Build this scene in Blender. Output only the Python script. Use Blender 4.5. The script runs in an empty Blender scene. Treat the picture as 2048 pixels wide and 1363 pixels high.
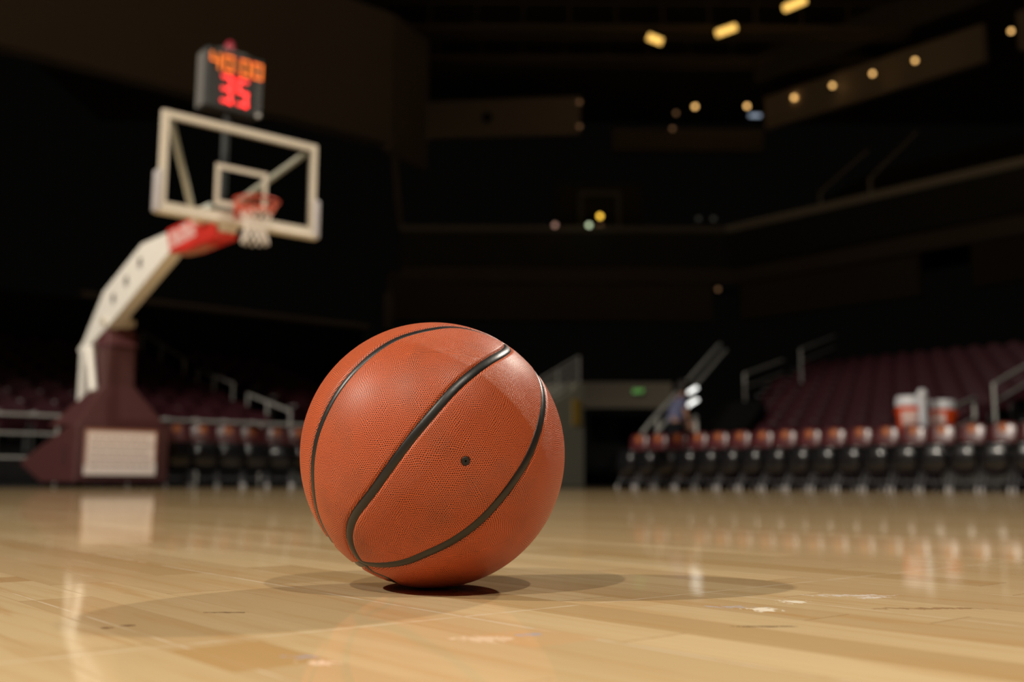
import bpy, math, random
import numpy as np
from mathutils import Vector, Matrix
random.seed(7)
C = bpy.context.scene.collection
SC = bpy.context.scene
PI = math.pi

# ------------------------------------------------------------------ camera facts
F_PX, PITCH, ROLL, CAM_H = 2053.8, 0.135818, 0.004677, 0.0962
YAW = 0.697
B3 = Vector((math.cos(YAW), math.sin(YAW), 0))      # along the baseline (away, to the right)
C3 = Vector((math.sin(YAW), -math.cos(YAW), 0))     # down the court (towards the camera, to the right)
UP = Vector((0, 0, 1))

def ray(px, py):
    X, Y = px - 1024, -(py - 681.5)
    c, s = math.cos(ROLL), math.sin(ROLL)
    u, v = (X*c - Y*s)/F_PX, (X*s + Y*c)/F_PX
    return Vector((u, math.cos(PITCH) - v*math.sin(PITCH), math.sin(PITCH) + v*math.cos(PITCH)))
def at(px, py, Y):
    d = ray(px, py)
    return Vector((0, 0, CAM_H)) + d*(Y/d.y)

# ------------------------------------------------------------------ materials
def nodes(name):
    m = bpy.data.materials.new(name); m.use_nodes = True
    nt = m.node_tree
    return m, nt, nt.nodes['Principled BSDF']
def lin(c):
    return tuple(((x/255)/12.92 if x/255 <= .04045 else ((x/255+.055)/1.055)**2.4) for x in c) + (1,)
def mat(name, col, rough=.5, metal=0, spec=.5, noise=.12, nscale=14, bump=0, coat=0):
    """plain paint or plastic with a little uneven wear"""
    m, nt, p = nodes(name)
    N, L = nt.nodes, nt.links
    tc = N.new('ShaderNodeTexCoord'); nz = N.new('ShaderNodeTexNoise')
    nz.inputs['Scale'].default_value = nscale; nz.inputs['Detail'].default_value = 4
    L.new(tc.outputs['Object'], nz.inputs['Vector'])
    mx = N.new('ShaderNodeMix'); mx.data_type = 'RGBA'
    a = tuple(x*(1-noise) for x in col[:3]) + (1,); b = tuple(min(1, x*(1+noise)) for x in col[:3]) + (1,)
    mx.inputs[6].default_value = a; mx.inputs[7].default_value = b
    L.new(nz.outputs['Fac'], mx.inputs[0]); L.new(mx.outputs[2], p.inputs['Base Color'])
    p.inputs['Roughness'].default_value = rough; p.inputs['Metallic'].default_value = metal
    p.inputs['Specular IOR Level'].default_value = spec
    p.inputs['Coat Weight'].default_value = coat
    if bump:
        bp = N.new('ShaderNodeBump'); bp.inputs['Strength'].default_value = bump; bp.inputs['Distance'].default_value = .01
        L.new(nz.outputs['Fac'], bp.inputs['Height']); L.new(bp.outputs['Normal'], p.inputs['Normal'])
    return m
def glow(name, col, strength):
    m, nt, p = nodes(name)
    p.inputs['Base Color'].default_value = col
    p.inputs['Emission Color'].default_value = col; p.inputs['Emission Strength'].default_value = strength
    return m

M = dict(
    cream=mat('cream_paint', (.66, .60, .50), .45, noise=.05),
    white=mat('white_paint', (.88, .85, .79), .4, noise=.04),
    padgrey=mat('grey_edge_padding', (.42, .40, .41), .6),
    red=mat('red_padding', (.62, .035, .025), .45, noise=.08),
    pale=mat('pale_print', (.80, .66, .64), .6, noise=.04),
    maroon=mat('maroon_padding', (.070, .019, .019), .55, noise=.1),
    maroonlite=mat('maroon_pad_top', (.10, .030, .034), .5, noise=.08),
    seat=mat('maroon_seat_plastic', (.050, .012, .018), .33, noise=.12),
    seatpan=mat('maroon_seat_pan', (.045, .011, .016), .35, noise=.12),
    chairback=mat('maroon_vinyl', (.105, .022, .026), .28, noise=.1, spec=.9),
    chairblack=mat('black_vinyl', (.007, .007, .0085), .21, noise=.1, spec=.95),
    chairleg=mat('grey_steel', (.13, .13, .14), .28, noise=.1),
    emblem=mat('orange_emblem', (.46, .125, .025), .45, noise=.2, nscale=40),
    glide=mat('pale_glide', (.55, .53, .52), .4),
    black=mat('black_rubber', (.014, .013, .012), .5),
    darkmetal=mat('dark_metal', (.05, .05, .05), .45, noise=.2),
    clockcase=mat('clock_case', (.028, .028, .028), .5),
    clockside=mat('clock_side', (.15, .145, .14), .5),
    steel=mat('galvanized_rail', (.55, .55, .52), .4, metal=.2, noise=.08),
    dimsteel=mat('painted_rail', (.34, .33, .31), .45, noise=.1),
    whiteglow=glow('white_bar_glow', (1, 1, .96, 1), 1.7),
    rimred=mat('rim_red', (.55, .06, .03), .4),
    netwhite=mat('net_white', (.72, .66, .60), .8, noise=.06),
    netred=mat('net_red', (.60, .16, .10), .8, noise=.06),
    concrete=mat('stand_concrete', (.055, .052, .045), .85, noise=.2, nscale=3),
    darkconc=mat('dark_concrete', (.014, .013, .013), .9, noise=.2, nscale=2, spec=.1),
    olive=mat('olive_wall', (.22, .21, .16), .8, noise=.1, nscale=2),
    beige=mat('beige_wall', (.16, .135, .10), .8, noise=.08, nscale=1),
    brown=mat('brown_wall', (.24, .205, .19), .85, noise=.05, nscale=.6),
    brown2=mat('brown_fascia', (.62, .54, .50), .8, noise=.06, nscale=.8),
    dimbrown=mat('dim_brown_wall', (.26, .215, .185), .85, noise=.1, nscale=.7),
    fascia=mat('ribbon_fascia', (.085, .085, .085), .6, noise=.1, nscale=1),
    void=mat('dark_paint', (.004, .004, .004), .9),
    ceil=mat('dark_ceiling', (.22, .20, .17), .9, noise=.5, nscale=.12),
    cooler=mat('cooler_orange', (.80, .085, .012), .35, noise=.04),
    lid=mat('cooler_white', (.74, .76, .82), .35, noise=.03),
    signgold=mat('gold_sign', (.32, .20, .03), .6),
    shirt=mat('blue_shirt', (.12, .135, .25), .8, noise=.15),
    trousers=mat('dark_trousers', (.012, .013, .02), .8),
    skin=mat('skin', (.36, .19, .13), .55, noise=.06),
    hair=mat('dark_hair', (.012, .009, .008), .6),
    armcap=mat('armrest_grey', (.34, .33, .33), .25, noise=.05, spec=.7),
    table=mat('table_grey', (.20, .20, .20), .5),
    amber=glow('amber_lamp', (1, .56, .18, 1), 2.5),
    amberdim=glow('amber_lamp_dim', (1, .52, .24, 1), .22),
    tube=glow('amber_tube', (1, .58, .13, 1), 1.5),
    pink=glow('pink_lamp', (1, .55, .42, 1), .55),
    palegreen=glow('pale_lamp', (.85, 1, .62, 1), 1.4),
    yellow=glow('yellow_lamp', (1, .58, .06, 1), 3.0),
    greydot=glow('grey_lamp', (.8, .8, .7, 1), .035),
    bluegrey=glow('blue_grey_screen', (.6, .72, .9, 1), .55),
    greenglow=glow('green_exit', (.3, .9, .2, 1), .30),
    redled=glow('red_led', (1, .045, .04, 1), 1.7),
    orangeled=glow('orange_led', (1, .23, .03, 1), .85),
    beacon=mat('red_beacon', (.35, .03, .05), .2, coat=.5),
    exitcase=mat('exit_case', (.05, .06, .04), .5),
)

# ------------------------------------------------------------------ mesh builder
class MB:
    def __init__(self): self.v = []; self.f = []
    def add(self, vs, fs):
        o = len(self.v); self.v += [tuple(x) for x in vs]; self.f += [tuple(i+o for i in f) for f in fs]
        return self
    def box(self, o, ax, ay, az):
        """box from corner o along three edge vectors"""
        o, ax, ay, az = map(Vector, (o, ax, ay, az))
        vs = [o, o+ax, o+ax+ay, o+ay, o+az, o+ax+az, o+ax+ay+az, o+ay+az]
        fs = [(0,3,2,1), (4,5,6,7), (0,1,5,4), (1,2,6,5), (2,3,7,6), (3,0,4,7)]
        if ax.cross(ay).dot(az) < 0: fs = [f[::-1] for f in fs]
        return self.add(vs, fs)
    def cbox(self, c, sx, sy, sz, X=Vector((1,0,0)), Y=Vector((0,1,0)), Z=UP):
        X, Y, Z = Vector(X), Vector(Y), Vector(Z)
        return self.box(Vector(c) - X*sx/2 - Y*sy/2 - Z*sz/2, X*sx, Y*sy, Z*sz)
    def rbox(self, c, sx, sy, sz, r=.02, X=Vector((1,0,0)), Y=Vector((0,1,0)), Z=UP, n=4, puff=0):
        """box with rounded edges (a superellipsoid-like shell)"""
        X, Y, Z = Vector(X), Vector(Y), Vector(Z)
        import bmesh
        bm = bmesh.new()
        bmesh.ops.create_cube(bm, size=1)
        bmesh.ops.scale(bm, vec=(sx, sy, sz), verts=bm.verts)
        bmesh.ops.bevel(bm, geom=list(bm.edges), offset=min(r, .49*min(sx, sy, sz)), segments=n, profile=.5, affect='EDGES')
        if puff:
            bmesh.ops.subdivide_edges(bm, edges=list(bm.edges), cuts=2, use_grid_fill=True)
            for v in bm.verts:
                k = max(0, 1-(2*v.co.x/sx)**2)*max(0, 1-(2*v.co.z/sz)**2)
                v.co.y += math.copysign(puff*k, v.co.y)
        bm.verts.index_update()
        Mx = Matrix((X, Y, Z)).transposed()
        self.add([Vector(c) + Mx @ v.co for v in bm.verts], [[v.index for v in f.verts] for f in bm.faces])
        bm.free(); return self
    def superq(self, c, a, b, h, e1, e2, X=Vector((1,0,0)), Y=Vector((0,1,0)), Z=UP, n=20):
        """padded cushion: superquadric with half sizes a, b, h"""
        X, Y, Z, c = Vector(X), Vector(Y), Vector(Z), Vector(c)
        sg = lambda q, e: math.copysign(abs(q)**e, q)
        vs, fs, m = [], [], 2*n
        for i in range(n+1):
            u = -PI/2 + PI*i/n
            for j in range(m):
                w = -PI + 2*PI*j/m
                # rounded in the plane of the cushion (a, h) first, then in depth
                x_ = a*sg(math.cos(u), e1)*sg(math.cos(w), e2); y_ = b*sg(math.cos(u), e1)*sg(math.sin(w), e2); z_ = h*sg(math.sin(u), e1)
                vs.append(c + X*x_ + Y*y_ + Z*z_)
        for i in range(n):
            for j in range(m):
                j2 = (j+1) % m; fs.append((i*m+j, i*m+j2, (i+1)*m+j2, (i+1)*m+j))
        return self.add(vs, fs)
    def prism(self, poly, d):
        """planar polygon (3D points) extruded by vector d"""
        n = len(poly); poly = [Vector(p) for p in poly]; d = Vector(d)
        nrm = Vector((0,0,0))
        for i in range(n): nrm += poly[i].cross(poly[(i+1) % n])
        fs = [tuple(range(n-1, -1, -1)), tuple(range(n, 2*n))] + [(i, (i+1) % n, n+(i+1) % n, n+i) for i in range(n)]
        if nrm.dot(d) < 0: fs = [f[::-1] for f in fs]
        return self.add(poly + [p+d for p in poly], fs)
    def tube(self, path, r, n=10, closed=False, caps=True):
        path = [Vector(p) for p in path]; k = len(path)
        rs = r if isinstance(r, (list, tuple)) else [r]*k
        rings = []; prev = None
        for i, p in enumerate(path):
            if closed: t = path[(i+1) % k] - path[i-1]
            else: t = path[min(i+1, k-1)] - path[max(i-1, 0)]
            t.normalize()
            if prev is None:
                a = t.cross(UP)
                if a.length < 1e-3: a = t.cross(Vector((1, 0, 0)))
            else: a = prev - t*prev.dot(t)
            a.normalize(); prev = a; bb = t.cross(a)
            rings.append([p + (a*math.cos(2*PI*j/n) + bb*math.sin(2*PI*j/n))*rs[i] for j in range(n)])
        vs = [q for ring in rings for q in ring]; fs = []
        m = k if closed else k-1
        for i in range(m):
            i2 = (i+1) % k
            for j in range(n):
                j2 = (j+1) % n
                fs.append((i*n+j, i*n+j2, i2*n+j2, i2*n+j))
        if caps and not closed:
            fs.append(tuple(range(n-1, -1, -1))); fs.append(tuple(range((k-1)*n, k*n)))
        return self.add(vs, fs)
    def lathe(self, c, prof, n=28, Z=UP, X=None):
        """profile [(r, z)] turned about the axis Z through c"""
        Z = Vector(Z).normalized(); c = Vector(c)
        X = (Vector((1, 0, 0)) if abs(Z.x) < .9 else Vector((0, 1, 0))) if X is None else X
        X = (X - Z*X.dot(Z)).normalized(); Y = Z.cross(X)
        vs = []; fs = []
        for (r, z) in prof:
            for j in range(n):
                a = 2*PI*j/n; vs.append(c + Z*z + (X*math.cos(a) + Y*math.sin(a))*max(r, 1e-4))
        for i in range(len(prof)-1):
            for j in range(n):
                j2 = (j+1) % n; fs.append((i*n+j, i*n+j2, (i+1)*n+j2, (i+1)*n+j))
        fs.append(tuple(range(n-1, -1, -1))); fs.append(tuple(range((len(prof)-1)*n, len(prof)*n)))
        return self.add(vs, fs)
    def sphere(self, c, r, n=16, sz=1):
        prof = [(r*math.sin(PI*i/n), -r*math.cos(PI*i/n)*sz) for i in range(n+1)]
        return self.lathe(c, prof, n=2*n)
    def build(self, name, m, parent=None, smooth=False, origin=None, bevel=0):
        me = bpy.data.meshes.new(name)
        vs = self.v
        o3 = Vector(origin) if origin is not None else None
        if o3 is not None: vs = [tuple(Vector(v)-o3) for v in vs]
        me.from_pydata(vs, [], self.f)
        me.materials.append(m)
        if smooth:
            me.polygons.foreach_set('use_smooth', [True]*len(me.polygons))
        me.update()
        o = bpy.data.objects.new(name, me); C.objects.link(o)
        if o3 is not None: o.location = o3
        if smooth == 'angle':
            try: me.set_sharp_from_angle(angle=math.radians(38))
            except Exception: pass
        if parent is not None:
            o.parent = parent
            if o3 is None: o.location = (0, 0, 0)
        if bevel:
            b = o.modifiers.new('edge', 'BEVEL'); b.width = bevel; b.segments = 2; b.limit_method = 'ANGLE'
        return o

def tag(o, label, cat, group=None, kind=None):
    o['label'] = label; o['category'] = cat
    if group: o['group'] = group
    if kind: o['kind'] = kind
    return o
def thing(name, label, cat, loc=(0, 0, 0), rotz=0, group=None):
    o = bpy.data.objects.new(name, None); C.objects.link(o)
    o.location = loc; o.rotation_euler = (0, 0, rotz); o.empty_display_size = .1
    return tag(o, label, cat, group)
def struct(name, mb, m, **k):
    o = mb.build(name, m, **k); o['kind'] = 'structure'; return o
def copy_tree(o, parent=None):
    c = o.copy(); C.objects.link(c); c.parent = parent
    for ch in o.children: copy_tree(ch, c)
    return c
ORD = 'first second third fourth fifth sixth seventh eighth ninth tenth eleventh twelfth thirteenth fourteenth fifteenth sixteenth seventeenth eighteenth nineteenth twentieth'.split()

# ------------------------------------------------------------------ floor
def floor_material():
    m, nt, p = nodes('maple_court'); N, L = nt.nodes, nt.links
    out = [n for n in N if n.type == 'OUTPUT_MATERIAL'][0]
    def math_(op, a, b=None, c=None):
        n = N.new('ShaderNodeMath'); n.operation = op
        for i, x in enumerate((a, b, c)):
            if x is None: continue
            if isinstance(x, (int, float)): n.inputs[i].default_value = x
            else: L.new(x, n.inputs[i])
        return n.outputs[0]
    def comb(x, y, z=0):
        n = N.new('ShaderNodeCombineXYZ')
        for i, q in enumerate((x, y, z)):
            if isinstance(q, (int, float)): n.inputs[i].default_value = q
            else: L.new(q, n.inputs[i])
        return n.outputs[0]
    def white(v, dim='2D'):
        n = N.new('ShaderNodeTexWhiteNoise'); n.noise_dimensions = dim
        L.new(v, n.inputs['W' if dim == '1D' else 'Vector']); return n
    def noise(v, scale, detail=4, rough=.5, dist=0):
        n = N.new('ShaderNodeTexNoise'); L.new(v, n.inputs['Vector'])
        n.inputs['Scale'].default_value = scale; n.inputs['Detail'].default_value = detail
        n.inputs['Roughness'].default_value = rough; n.inputs['Distortion'].default_value = dist
        return n.outputs['Fac']
    def mixc(f, a, b, mode='MIX'):
        n = N.new('ShaderNodeMix'); n.data_type = 'RGBA'; n.blend_type = mode
        if isinstance(f, (int, float)): n.inputs[0].default_value = f
        else: L.new(f, n.inputs[0])
        for i, q in ((6, a), (7, b)):
            if isinstance(q, tuple): n.inputs[i].default_value = q
            else: L.new(q, n.inputs[i])
        return n.outputs[2]
    def smooth(x, a, b):
        n = N.new('ShaderNodeMapRange'); n.interpolation_type = 'SMOOTHSTEP'
        L.new(x, n.inputs[0]); n.inputs[1].default_value = a; n.inputs[2].default_value = b
        return n.outputs[0]
    tc = N.new('ShaderNodeTexCoord'); sp = N.new('ShaderNodeSeparateXYZ'); L.new(tc.outputs['Object'], sp.inputs[0])
    X, Y = sp.outputs[0], sp.outputs[1]
    W = .0571
    xs = math_('DIVIDE', math_('ADD', X, STRIP_PHASE), W); xi = math_('FLOOR', xs); xf = math_('FRACT', xs)
    r1 = white(xi, '1D').outputs['Value']
    r1b = white(math_('ADD', xi, 91.3), '1D').outputs['Value']
    ln = math_('MULTIPLY_ADD', r1b, .55, .42)
    ys = math_('DIVIDE', math_('MULTIPLY_ADD', r1, 7.0, Y), ln); yi = math_('FLOOR', ys); yf = math_('FRACT', ys)
    rp = white(comb(xi, yi), '2D'); val = rp.outputs['Value']
    # plank tone
    cr = N.new('ShaderNodeValToRGB'); L.new(val, cr.inputs[0])
    e = cr.color_ramp.elements
    e[0].position = 0; e[0].color = (.52, .365, .20, 1)
    e[1].position = 1; e[1].color = (.69, .535, .34, 1)
    for pos, col in ((.05, (.53, .375, .21, 1)), (.12, (.555, .40, .235, 1)), (.45, (.59, .44, .265, 1)), (.8, (.64, .49, .305, 1))):
        q = e.new(pos); q.color = col
    col = cr.outputs[0]
    # grain, stretched along the plank, different in each
    gv = comb(math_('MULTIPLY', X, 30), math_('MULTIPLY_ADD', Y, 2.2, math_('MULTIPLY', val, 40)), math_('MULTIPLY', r1, 17))
    g1 = noise(gv, 1.0, 5, .6, 1.2)
    gv2 = comb(math_('MULTIPLY', X, 210), math_('MULTIPLY', Y, 9), val)
    g2 = noise(gv2, 1.0, 3, .6)
    col = mixc(math_('MULTIPLY', smooth(g1, .48, .75), .60), col, (.50, .29, .12, 1))
    col = mixc(math_('MULTIPLY', smooth(g1, .46, .2), .25), col, (.72, .55, .34, 1))
    col = mixc(math_('MULTIPLY', smooth(g2, .55, .8), .24), col, (.44, .25, .11, 1))
    # cathedral growth rings on some planks
    wv = N.new('ShaderNodeTexWave'); wv.wave_type = 'RINGS'; wv.rings_direction = 'SPHERICAL'
    L.new(comb(math_('MULTIPLY', X, 26), math_('MULTIPLY_ADD', val, 9.0, math_('MULTIPLY', Y, 1.6)), math_('MULTIPLY', r1, 3)), wv.inputs['Vector'])
    wv.inputs['Scale'].default_value = .9; wv.inputs['Distortion'].default_value = 6; wv.inputs['Detail'].default_value = 2
    col = mixc(math_('MULTIPLY', math_('MULTIPLY', smooth(wv.outputs['Fac'], .80, 1), smooth(val, .55, .75)), .16), col, (.50, .28, .12, 1))
    col = mixc(1.0, col, (.93, .90, .79, 1), 'MULTIPLY')
    # fine joints
    ed = math_('MINIMUM', xf, math_('SUBTRACT', 1, xf))
    joint = smooth(ed, .018, .004)
    yd = math_('MULTIPLY', math_('MINIMUM', yf, math_('SUBTRACT', 1, yf)), ln)
    joint2 = smooth(yd, .0016, .0004)
    col = mixc(math_('MULTIPLY', joint, .30), col, (.36, .20, .08, 1))
    col = mixc(math_('MULTIPLY', joint2, .55), col, (.30, .16, .06, 1))
    # long pale seams between the laid floor sections (worn lacquer edge)
    pale = None
    wn = noise(comb(math_('MULTIPLY', X, 25), math_('MULTIPLY', Y, 25)), 1.0, 3)
    for (axis, pos, w) in SEAMS:
        d = math_('ABSOLUTE', math_('SUBTRACT', X if axis == 'x' else Y, pos))
        k = math_('MULTIPLY', smooth(d, w, w*.25), smooth(wn, .30, .6))
        pale = k if pale is None else math_('MAXIMUM', pale, k)
    col = mixc(math_('MULTIPLY', pale, .8), col, (.74, .62, .46, 1))
    # a few single planks of their own tone, chips in the lacquer, dark knots and splits
    for (x0, x1, y0, y1, c_, f_) in PLANKS:
        k = math_('MULTIPLY', math_('MULTIPLY', smooth(X, x0-.0006, x0+.0006), smooth(X, x1+.0006, x1-.0006)),
                  math_('MULTIPLY', smooth(Y, y0-.0006, y0+.0006), smooth(Y, y1+.0006, y1-.0006)))
        col = mixc(math_('MULTIPLY', k, f_), col, mixc(math_('MULTIPLY', g1, .5), c_, (.60, .38, .17, 1)))
    chipn = noise(comb(X, math_('MULTIPLY', Y, .5)), 170, 5, .65)
    chip_total = None
    for (cx, cy, rx, ry, ang, c_, th) in MARKS:
        ca, sa = math.cos(ang), math.sin(ang)
        dx = math_('SUBTRACT', X, cx); dy = math_('SUBTRACT', Y, cy)
        a = math_('DIVIDE', math_('ADD', math_('MULTIPLY', dx, ca), math_('MULTIPLY', dy, sa)), rx)
        b = math_('DIVIDE', math_('SUBTRACT', math_('MULTIPLY', dy, ca), math_('MULTIPLY', dx, sa)), ry)
        d = math_('SQRT', math_('ADD', math_('MULTIPLY', a, a), math_('MULTIPLY', b, b)))
        d = math_('ADD', d, math_('MULTIPLY', math_('SUBTRACT', chipn, .5), th*7))
        k = smooth(d, 1.05, .9)
        col = mixc(k, col, c_)
    # outside the laid court: maroon border, then bare grey slab
    border = smooth(X, 12.50, 12.52)
    col = mixc(border, col, (.10, .022, .025, 1))
    slab = math_('MAXIMUM', smooth(X, 14.6, 14.62), smooth(Y, 12.6, 12.62))
    slabm = math_('MAXIMUM', slab, smooth(Y, -27, -27.1))
    col = mixc(slabm, col, (.030, .029, .027, 1))
    # lacquer
    wav = noise(tc.outputs['Object'], 9, 2, .5)
    bp = N.new('ShaderNodeBump'); bp.inputs['Strength'].default_value = .10; bp.inputs['Distance'].default_value = .0010
    hgt = math_('ADD', math_('MULTIPLY', wav, .8), math_('ADD', math_('MULTIPLY', g1, .10), math_('MULTIPLY', math_('MULTIPLY', joint, -1), .30)))
    hgt = math_('ADD', hgt, math_('MULTIPLY', val, .05))
    L.new(hgt, bp.inputs['Height'])
    df = N.new('ShaderNodeBsdfDiffuse'); L.new(col, df.inputs['Color'])
    gl = N.new('ShaderNodeBsdfGlossy'); gl.inputs['Roughness'].default_value = .05
    gl.inputs['Color'].default_value = (1, .97, .93, 1)
    L.new(bp.outputs['Normal'], gl.inputs['Normal'])
    lw = N.new('ShaderNodeLayerWeight'); lw.inputs['Blend'].default_value = .5
    fac = math_('MULTIPLY_ADD', math_('POWER', lw.outputs['Facing'], 8.0), GLOSS, .035)
    fac = math_('MULTIPLY', fac, math_('SUBTRACT', 1, math_('MULTIPLY', slabm, .75)))
    ms = N.new('ShaderNodeMixShader'); L.new(fac, ms.inputs[0]); L.new(df.outputs[0], ms.inputs[1]); L.new(gl.outputs[0], ms.inputs[2])
    L.new(ms.outputs[0], out.inputs['Surface'])
    return m
GLOSS = .92
def fl(px, py):
    """pixel -> floor point in the floor's own axes"""
    d = ray(px, py); P = Vector((0, 0, CAM_H)) + d*(-CAM_H/d.z)
    return P.dot(B3), -P.dot(C3)
STRIP_PHASE = -fl(0, 1190)[0] % .0571
def ymid(a, b): return (fl(*a)[1] + fl(*b)[1])/2
def xmid(a, b): return (fl(*a)[0] + fl(*b)[0])/2
y0 = ymid((360, 1290), (1560, 1168))
xa = xmid((0, 1190), (850, 1345)) if False else fl(0, 1190)[0]
SEAMS = [('y', y0, .0022), ('x', fl(0, 1075)[0], .0022), ('x', fl(1500, 1193)[0], .0018), ('x', fl(100, 1209)[0], .0012),
         ('x', fl(1700, 1163)[0], .0014), ('y', y0+1.22, .002), ('y', y0+2.44, .003)]
def plank(pts, c_, f_):
    q = [fl(*p) for p in pts]
    cx = sum(a for a, b in q)/4; cy = sum(b for a, b in q)/4
    W = .0571; k = math.floor((cx + STRIP_PHASE)/W)
    ys = sorted(b for a, b in q)
    return (k*W - STRIP_PHASE, (k+1)*W - STRIP_PHASE, (ys[0]+ys[1])/2, (ys[2]+ys[3])/2, c_, f_)
PLANKS = [plank(((385, 1300), (545, 1275), (700, 1315), (535, 1337)), (.42, .25, .09, 1), .75),
          plank(((1085, 1205), (1300, 1190), (1420, 1200), (1180, 1222)), (.52, .34, .16, 1), .35),
          plank(((0, 1148), (45, 1158), (0, 1168), (20, 1160)), (.38, .21, .08, 1), .7),
          plank(((930, 1265), (1080, 1262), (1160, 1290), (960, 1300)), (.62, .36, .17, 1), .5)]
def mark(px, py, wpx, hpx, c_, th=.9):
    """an oval wear mark about wpx x hpx pixels where the photo shows it"""
    x, y = fl(px, py); xr, yr = fl(px+wpx/2, py); xu, yu = fl(px, py-hpx/2)
    return (x, y, math.hypot(xr-x, yr-y), math.hypot(xu-x, yu-y), math.atan2(yr-y, xr-x), c_, th)
chipc = (.88, .78, .62, 1)
MARKS = [mark(1527, 1218, 58, 6, chipc), mark(1590, 1203, 46, 5, chipc), mark(1465, 1213, 70, 3, (.50, .44, .42, 1), 1.2),
         mark(975, 1277, 105, 11, (.72, .54, .36, 1), .7), mark(1070, 1268, 50, 4, (.42, .38, .40, 1), 1.4), mark(600, 1313, 46, 5, (.42, .36, .38, 1), 1.4), mark(640, 1325, 60, 7, (.80, .60, .44, 1), 1.4),
         mark(257, 1250, 30, 2, (.10, .035, .02, 1), .5), mark(212, 1255, 24, 2.4, (.12, .045, .02, 1), .5),
         mark(1530, 1252, 130, 2.0, (.16, .09, .04, 1), .4), mark(450, 1224, 90, 1.5, (.14, .07, .03, 1), .4),
         mark(1700, 1190, 110, 3, (.70, .60, .50, 1), 1.3), mark(1745, 1194, 50, 3, (.74, .64, .54, 1), 1.3),
         mark(1870, 1216, 200, 3, (.36, .22, .11, 1), .8)]
fb = MB()
XS0, XS1, YS0, YS1 = -22, 60, -30, 60
fb.add([(XS0, YS0, 0), (XS1, YS0, 0), (XS1, YS1, 0), (XS0, YS1, 0), (XS0, YS0, -.3), (XS1, YS0, -.3), (XS1, YS1, -.3), (XS0, YS1, -.3)],
       [(0, 1, 2, 3), (4, 7, 6, 5), (0, 4, 5, 1), (1, 5, 6, 2), (2, 6, 7, 3), (3, 7, 4, 0)])
floor = struct('floor', fb, floor_material())
floor.rotation_euler = (0, 0, YAW)
floor['label'] = 'polished maple plank court floor'

# ------------------------------------------------------------------ the ball
R = .1215
BALL = Vector((-.0723, .9576, R))
def onball(px, py):
    o = Vector((0, 0, CAM_H)); d = ray(px, py).normalized()
    oc = o - BALL; bq = oc.dot(d); cq = oc.dot(oc) - R*R; disc = bq*bq - cq
    if disc < 0: t = -bq
    else: t = -bq - math.sqrt(disc)
    return (o + d*t - BALL).normalized()
A_px = [(1009,685), (1014,689), (1017,695), (1011,701), (998,709), (980,719), (954.5,737), (912,773), (873.6,815), (843.8,850), (809.8,892), (775.7,939),
        (741.7,986), (712,1024), (700,1048), (696.5,1073), (701,1093), (711,1113), (719,1123), (731,1129), (748,1131.5), (780,1131), (818,1123.5),
        (852,1109), (912,1079.6), (963,1041), (1005.5,994.5), (1039.6,947.7), (1065,901), (1082,850), (1089.5,799), (1084,765), (1073,742)]
B_px = [(661,1081), (643,1050), (630,1015), (624,975), (623,926), (631,875), (648,828.5), (673.6,781.7), (707.7,739), (750,701), (793,675), (852,658), (905,652)]
A_ = [onball(*p) for p in A_px]; B_ = [onball(*p) for p in B_px]
loop = A_ + [-p for p in B_] + [onball(*q) for q in ((777,1158), (754,1148.8), (736,1138.5), (722,1128.5))] + [-p for p in A_[2:]] + B_ + [(onball(1009,685)*.45 + onball(905,652)*.55).normalized()]
# catmull-rom on the sphere, then even resampling and smoothing
def spline(pts, k=14):
    n = len(pts); out = []
    for i in range(n):
        p0, p1, p2, p3 = pts[i-1], pts[i], pts[(i+1) % n], pts[(i+2) % n]
        for j in range(k):
            t = j/k
            q = (p1*2 + (p2-p0)*t + (p0*2 - p1*5 + p2*4 - p3)*t*t + (p1*3 - p0 - p2*3 + p3)*t**3)*.5
            out.append(q.normalized())
    return out
sl = np.array([tuple(p) for p in spline(loop)])
def resample(a, n):
    d = np.r_[0, np.cumsum(np.linalg.norm(np.diff(np.vstack([a, a[:1]]), axis=0), axis=1))]
    t = np.linspace(0, d[-1], n, endpoint=False); aa = np.vstack([a, a[:1]])
    q = np.stack([np.interp(t, d, aa[:, i]) for i in range(3)], 1)
    return q/np.linalg.norm(q, axis=1)[:, None]
seam = resample(sl, 1100)
for _ in range(10):
    seam = .5*seam + .25*np.roll(seam, 1, 0) + .25*np.roll(seam, -1, 0); seam /= np.linalg.norm(seam, axis=1)[:, None]

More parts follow.
